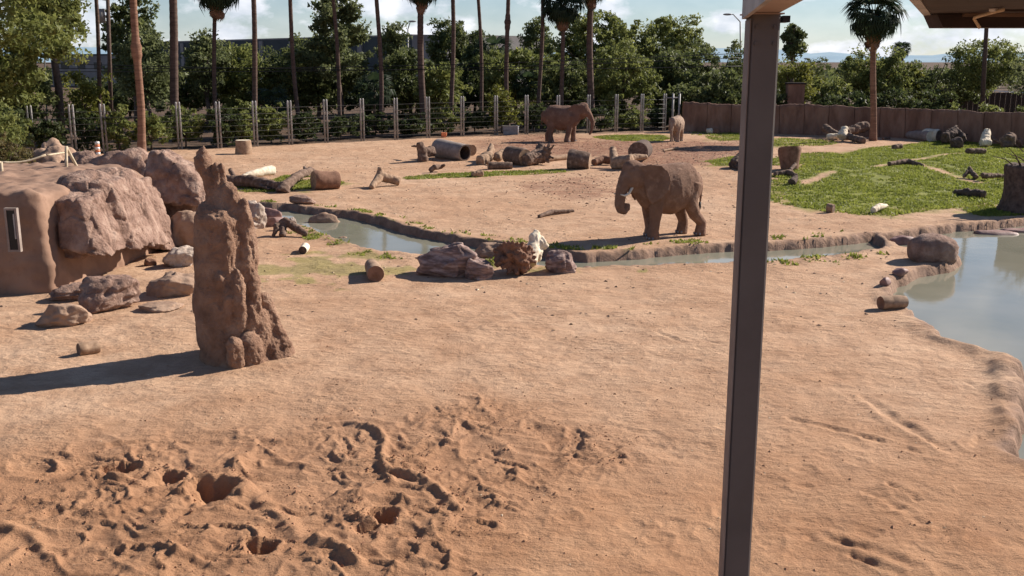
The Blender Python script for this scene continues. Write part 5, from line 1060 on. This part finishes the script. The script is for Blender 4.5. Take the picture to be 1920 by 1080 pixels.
# ------------------------------------------------------------------ small things in the paddock
tr = empty('water_trough', GG(958, 253), 'grey trough standing against the middle of the fence', 'trough')
g = GG(958, 252); B = Blob().box((g[0], g[1] - .2, g[2] + .36), (.62, .3, .34), 0, 1.12); part('tub', B.mesh('tub'), 'trough', tr)
part('rim', Blob().box((g[0], g[1] - .2, g[2] + .72), (.72, .36, .02)).mesh('rim'), 'galv', tr); part('pipe', Blob().tube([(g[0] + .6, g[1] - .6, g[2]), (g[0] + .6, g[1] - .6, g[2] + .75), (g[0] + .4, g[1] - .5, g[2] + .78)], [.05, .05, .05], 8).mesh('pipe', True), 'white', tr)
g = GG(184, 291); br = empty('marker_post', g, 'short white and dark banded marker post before the left fence', 'marker post')
for i in range(5): part('band', Blob().tube([g + [0, 0, i * .17], g + [0, 0, i * .17 + .17]], [.15, .15], 12).mesh('band', True), 'white' if i % 2 == 0 else 'orange', br)
tag(link('paper_scrap', Blob().box((0, 0, .2), (.2, .04, .2), .3, 1, .3).box((.12, .03, .28), (.13, .03, .14), -.4, 1, -.2).mesh('paper_scrap'), M['orange'], loc=GG(832, 258)), 'small orange pink scrap lying at the fence foot', 'scrap')
# rope rail on the shelter top
rail = empty('rope_rail', P(124, 345, 34), 'rough wooden post and rope rail on top of the rock shelter', 'railing')
def stick(nm, a, b, r, mat='rope'): part(nm, Blob().tube([a, (np.array(a) + np.array(b)) / 2 + [0, 0, -.01], b], [r, r, r * .9], 8).mesh(nm, True), mat, rail)
stick('post', P(5, 352, 31.5), P(2, 303, 31.5), .055); stick('post', P(125, 352, 34), P(124, 275, 34), .055); stick('brace', P(124, 275, 34.05), P(157, 336, 34.5), .05)
pts = [P(2 + 84 * t, 304 - 14 * t + 6 * math.sin(t * 3.1), 31.5 + .8 * t) for t in np.linspace(0, 1, 10)]; part('rope', Blob().tube(pts, [.035] * 10, 6).mesh('rope', True), 'rope', rail)
pts = [P(88 + 34 * t, 291 - 5 * t, 33 + t) for t in np.linspace(0, 1, 6)]; part('rope', Blob().tube(pts, [.035] * 6, 6).mesh('rope', True), 'rope', rail)
pts = [P(-60 + 62 * t, 312 - 8 * t, 30.5 + t) for t in np.linspace(0, 1, 6)]; part('rope', Blob().tube(pts, [.035] * 6, 6).mesh('rope', True), 'rope', rail)

# ------------------------------------------------------------------ steel post and roof in front
pf = empty('steel_post', (1.438, 6.0, 0), 'brown square steel post with a roof beam, nearest thing right of centre', 'post')
def bevbox(c, h, rz=0, bev=.012):
    B = Blob(); x, y = h[0], h[1]; b = bev; ring = [(-x + b, -y), (x - b, -y), (x, -y + b), (x, y - b), (x - b, y), (-x + b, y), (-x, y - b), (-x, -y + b)]; M_ = np.array(Matrix.Rotation(rz, 2))
    pr = [M_ @ np.array(q) for q in ring]; base = [(c[0] + q[0], c[1] + q[1], c[2] - h[2]) for q in pr]; return B.prism(base, 2 * h[2])
part('shaft', bevbox((1.438, 6.0, 3.13), (.083, .083, 3.13), R(-1.5)).mesh('shaft'), 'steel', pf)
M['strip'] = surf('lit_side_paint', [(0.4, (.15, .125, .115)), (0.6, (.20, .17, .155))], 3, .6, .2, 40, .002)  # lighter colour paints the sky-lit left side of the post
part('lit_side_strip', Blob().box((1.438 - .087, 5.99, 3.12), (.003, .072, 3.11), R(-1.5)).mesh('lit_side_strip'), 'strip', pf)
for k_ in range(4): part('bolt', Blob().tube([(1.385 + .1 * (k_ % 2), 5.912, 6.10 + .09 * (k_ // 2)), (1.385 + .1 * (k_ % 2), 5.900, 6.10 + .09 * (k_ // 2))], [.011, .011], 6).mesh('bolt'), 'steel', pf)
part('cap_plate', Blob().box((1.43, 6.0, 6.264), (.105, .10, .004)).mesh('cap_plate'), 'steel_light', pf)
part('base_plate', Blob().box((1.438, 6.0, gh(1.438, 6) + .02), (.2, .2, .02)).mesh('base_plate'), 'steel', pf)
u = np.array([-.17, -1.0]); u /= np.linalg.norm(u); a0 = np.array([1.455, 6.1]); a1 = a0 + u * 7.5; cc = (a0 + a1) / 2; an = math.atan2(u[1], u[0])
part('beam', Blob().box((cc[0], cc[1], 6.27 + .13), (3.75, .088, .13), an).mesh('beam'), 'steel_light', pf)
n_ = np.array([u[1], -u[0]]); 
part('side_plate', Blob().box((cc[0] + n_[0] * -.0 - .105 + 0, cc[1], 6.27 + .07), (3.75, .012, .10), an).mesh('side_plate'), 'galv', pf)
part('bracket', Blob().box((1.438 + .115, 5.98, 6.235), (.02, .06, .018)).mesh('bracket'), 'wire', pf)
rf = empty('roof_eave', (4.5, 6, 0), 'brown stepped roof eave with a pale conduit in the top right corner', 'roof')
def xr(px, y, z): return (px - 960) / FPX * (y * math.cos(PITCH) + (CAM_H - z) * math.sin(PITCH))
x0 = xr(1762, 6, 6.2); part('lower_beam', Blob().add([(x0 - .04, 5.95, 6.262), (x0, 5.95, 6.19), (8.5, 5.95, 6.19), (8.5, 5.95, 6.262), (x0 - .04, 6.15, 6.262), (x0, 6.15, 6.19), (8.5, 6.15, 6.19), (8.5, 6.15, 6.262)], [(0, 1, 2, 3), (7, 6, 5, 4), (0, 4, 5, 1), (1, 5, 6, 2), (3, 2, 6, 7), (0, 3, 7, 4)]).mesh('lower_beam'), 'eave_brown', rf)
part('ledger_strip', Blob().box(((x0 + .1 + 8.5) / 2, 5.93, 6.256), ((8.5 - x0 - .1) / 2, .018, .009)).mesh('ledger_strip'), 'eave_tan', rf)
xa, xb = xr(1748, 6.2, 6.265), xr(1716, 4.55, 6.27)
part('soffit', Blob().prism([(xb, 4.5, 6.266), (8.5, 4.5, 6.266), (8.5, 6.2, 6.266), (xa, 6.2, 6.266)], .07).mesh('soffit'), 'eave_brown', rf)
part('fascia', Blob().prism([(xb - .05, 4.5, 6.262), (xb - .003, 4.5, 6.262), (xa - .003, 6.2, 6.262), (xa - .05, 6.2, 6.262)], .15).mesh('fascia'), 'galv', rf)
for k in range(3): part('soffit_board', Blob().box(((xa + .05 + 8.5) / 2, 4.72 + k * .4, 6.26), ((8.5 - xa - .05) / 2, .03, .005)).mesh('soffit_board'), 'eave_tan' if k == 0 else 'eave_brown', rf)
part('conduit', Blob().tube([(x0 - .02, 5.2, 6.25), (x0 + .06, 5.5, 6.25), (x0 + .13, 5.85, 6.24), (x0 + .16, 5.925, 6.235), (x0 + .20, 5.93, 6.185)], [.009] * 5, 8).mesh('conduit', True), 'rope', rf)
part('lamp_disc', Blob().tube([(x0 + .0, 5.35, 6.262), (x0 + .0, 5.35, 6.25)], [.02, .02], 14).mesh('lamp_disc'), 'white', rf)
for x in (5.2, 8.3): part('post', bevbox((x, 6.05, 3.09), (.083, .083, 3.098)).mesh('post'), 'steel', rf)
rf['label'] = 'brown stepped roof eave with a pale conduit in the top right corner'

# ------------------------------------------------------------------ ground cover
def scatter_in(poly, n):
    poly = np.array(poly)[:, :2]; lo = poly.min(0); hi = poly.max(0); p = rng.uniform(lo, hi, (n, 2)); return p[sdf_poly(p[:, 0], p[:, 1], poly) < .3]
pts = []
for q, n in zip(GRASS, (100000, 3500, 1500, 3000, 3000, 2500, 1200, 1500, 800, 400)): pts.append(scatter_in(q, n))
pts = np.vstack(pts); keepm = .5 * fbm2(pts[:, 0] * .35, pts[:, 1] * .35, 3) + .4 * noise2(pts[:, 0] * 1.6, pts[:, 1] * 1.6) < .3
for q in PATHS: keepm &= d_line(pts[:, 0], pts[:, 1], q) > .35
pts = pts[keepm]
bank = rng.uniform((-16, 18), (26, 50), (60000, 2)); wdd = water_sdf(bank[:, 0], bank[:, 1]); bank = bank[(wdd > .2) & (wdd < 1.1) & (bank[:, 0] < 12) & (bank[:, 1] > 30) & (fbm2(bank[:, 0] * .9, bank[:, 1] * .9, 3) > .22)]; pts = np.vstack([pts, bank[:1300]])
pz, pw, _ = ground_all(pts[:, 0], pts[:, 1]); ok = pw > .12; pts = pts[ok]; pz = pz[ok]; n = len(pts)
nb_ = 3; P3 = np.repeat(np.column_stack([pts, pz]), nb_, 0) + np.column_stack([rng.normal(0, .07, (n * nb_, 2)), np.full(n * nb_, -.01)]); a = rng.uniform(0, 6.28, n * nb_)
hgt = rng.uniform(.04, .12, n * nb_) * (1 + .5 * np.repeat(noise2(pts[:, 0] * .6, pts[:, 1] * .6), nb_)); w = rng.uniform(.03, .07, n * nb_); dx = np.column_stack([np.cos(a) * w, np.sin(a) * w, 0 * w])
tip = P3 + np.column_stack([rng.normal(0, .05, (n * nb_, 2)), hgt]); V = np.stack([P3 - dx, P3 + dx, tip], 1).reshape(-1, 3)
tag(link('grass', np_mesh('grass', V, np.arange(len(V)).reshape(-1, 3), False), M['grass']), 'short bright green grass on the right slope and in strips', 'grass', kind='stuff')
def pebbles(name, label, pts, smin, smax, mat, flat=.6):
    z, wd_, _ = ground_all(pts[:, 0], pts[:, 1]); ok = wd_ > .2; pts = pts[ok]; z = z[ok]; n = len(pts)
    base = np.array([(1, 0, 0), (-.5, .87, 0), (-.5, -.87, 0), (0, 0, 1), (0, 0, -.6)]); F0 = np.array([(0, 1, 3), (1, 2, 3), (2, 0, 3), (1, 0, 4), (2, 1, 4), (0, 2, 4)])
    s = smin + (smax - smin) * rng.uniform(0, 1, n) ** 3; an = rng.uniform(0, 6.28, n); el = rng.uniform(.5, 1.6, n); V = base[None] * np.stack([s * el, s, s * flat], 1)[:, None, :] * rng.uniform(.6, 1.3, (n, 5, 1))
    ca, sa = np.cos(an)[:, None], np.sin(an)[:, None]; x = V[..., 0] * ca - V[..., 1] * sa; y = V[..., 0] * sa + V[..., 1] * ca; V = np.stack([x + pts[:, 0:1], y + pts[:, 1:2], V[..., 2] + z[:, None] + s[:, None] * .15], -1)
    F = F0[None] + (np.arange(n) * 5)[:, None, None]; tag(link(name, np_mesh(name, V.reshape(-1, 3), F.reshape(-1, 3), False), M[mat]), label, 'pebbles', kind='stuff')
q = np.vstack([scatter_in(CHURN, 9000), rng.uniform((-8, 10), (9, 22), (2500, 2))]); q = q[(fbm2(q[:, 0] * 1.1, q[:, 1] * 1.1, 3) > .02)]
hc = []
for hi_, (qx, qy, rx, ry, D, an) in enumerate(HOLES):
    g_ = G(qx, qy); m_ = 60 if hi_ < 8 else 15; a_ = rng.uniform(0, 6.28, m_); t_ = rng.uniform(.9, 2.6, m_); hc.append(np.column_stack([g_[0] + rx * t_ * np.cos(a_), g_[1] + ry * t_ * np.sin(a_)]))
pebbles('spoil_crumbs', 'crumbly soil lumps thrown up round the dug hollows', np.vstack(hc), .008, .038, 'clod', .75)
q3 = rng.uniform((-9, 10), (10, 30), (900, 2)); pebbles('straw_bits', 'sparse pale straw bits on the foreground sand', q3, .006, .028, 'chips', .3)
pebbles('earth_clods', 'small red brown clods over the churned foreground sand', q, .006, .030, 'clod')
q = np.vstack([scatter_in(MUD, 1800), scatter_in([G(*p) for p in ((860, 340), (1400, 280), (1400, 360), (1100, 380))], 1200), rng.uniform((-14, 26), (14, 70), (1500, 2))])
q2 = np.vstack([scatter_in(MUD, 4500), scatter_in([G(*p) for p in ((960, 352), (1060, 326), (1200, 330), (1240, 360), (1100, 385))], 900)]); pebbles('mud_clods', 'dark trampled mud lumps and dung on the red mud', q2, .015, .085, 'red_bark', .4)
pebbles('wood_chips', 'scattered pale wood chips on the middle sand', q, .015, .07, 'chips', .4)
q = rng.uniform((-16, 22), (18, 75), (2600, 2)); pebbles('dark_litter', 'scattered dark bark litter on the middle sand', q, .015, .07, 'bark', .4)
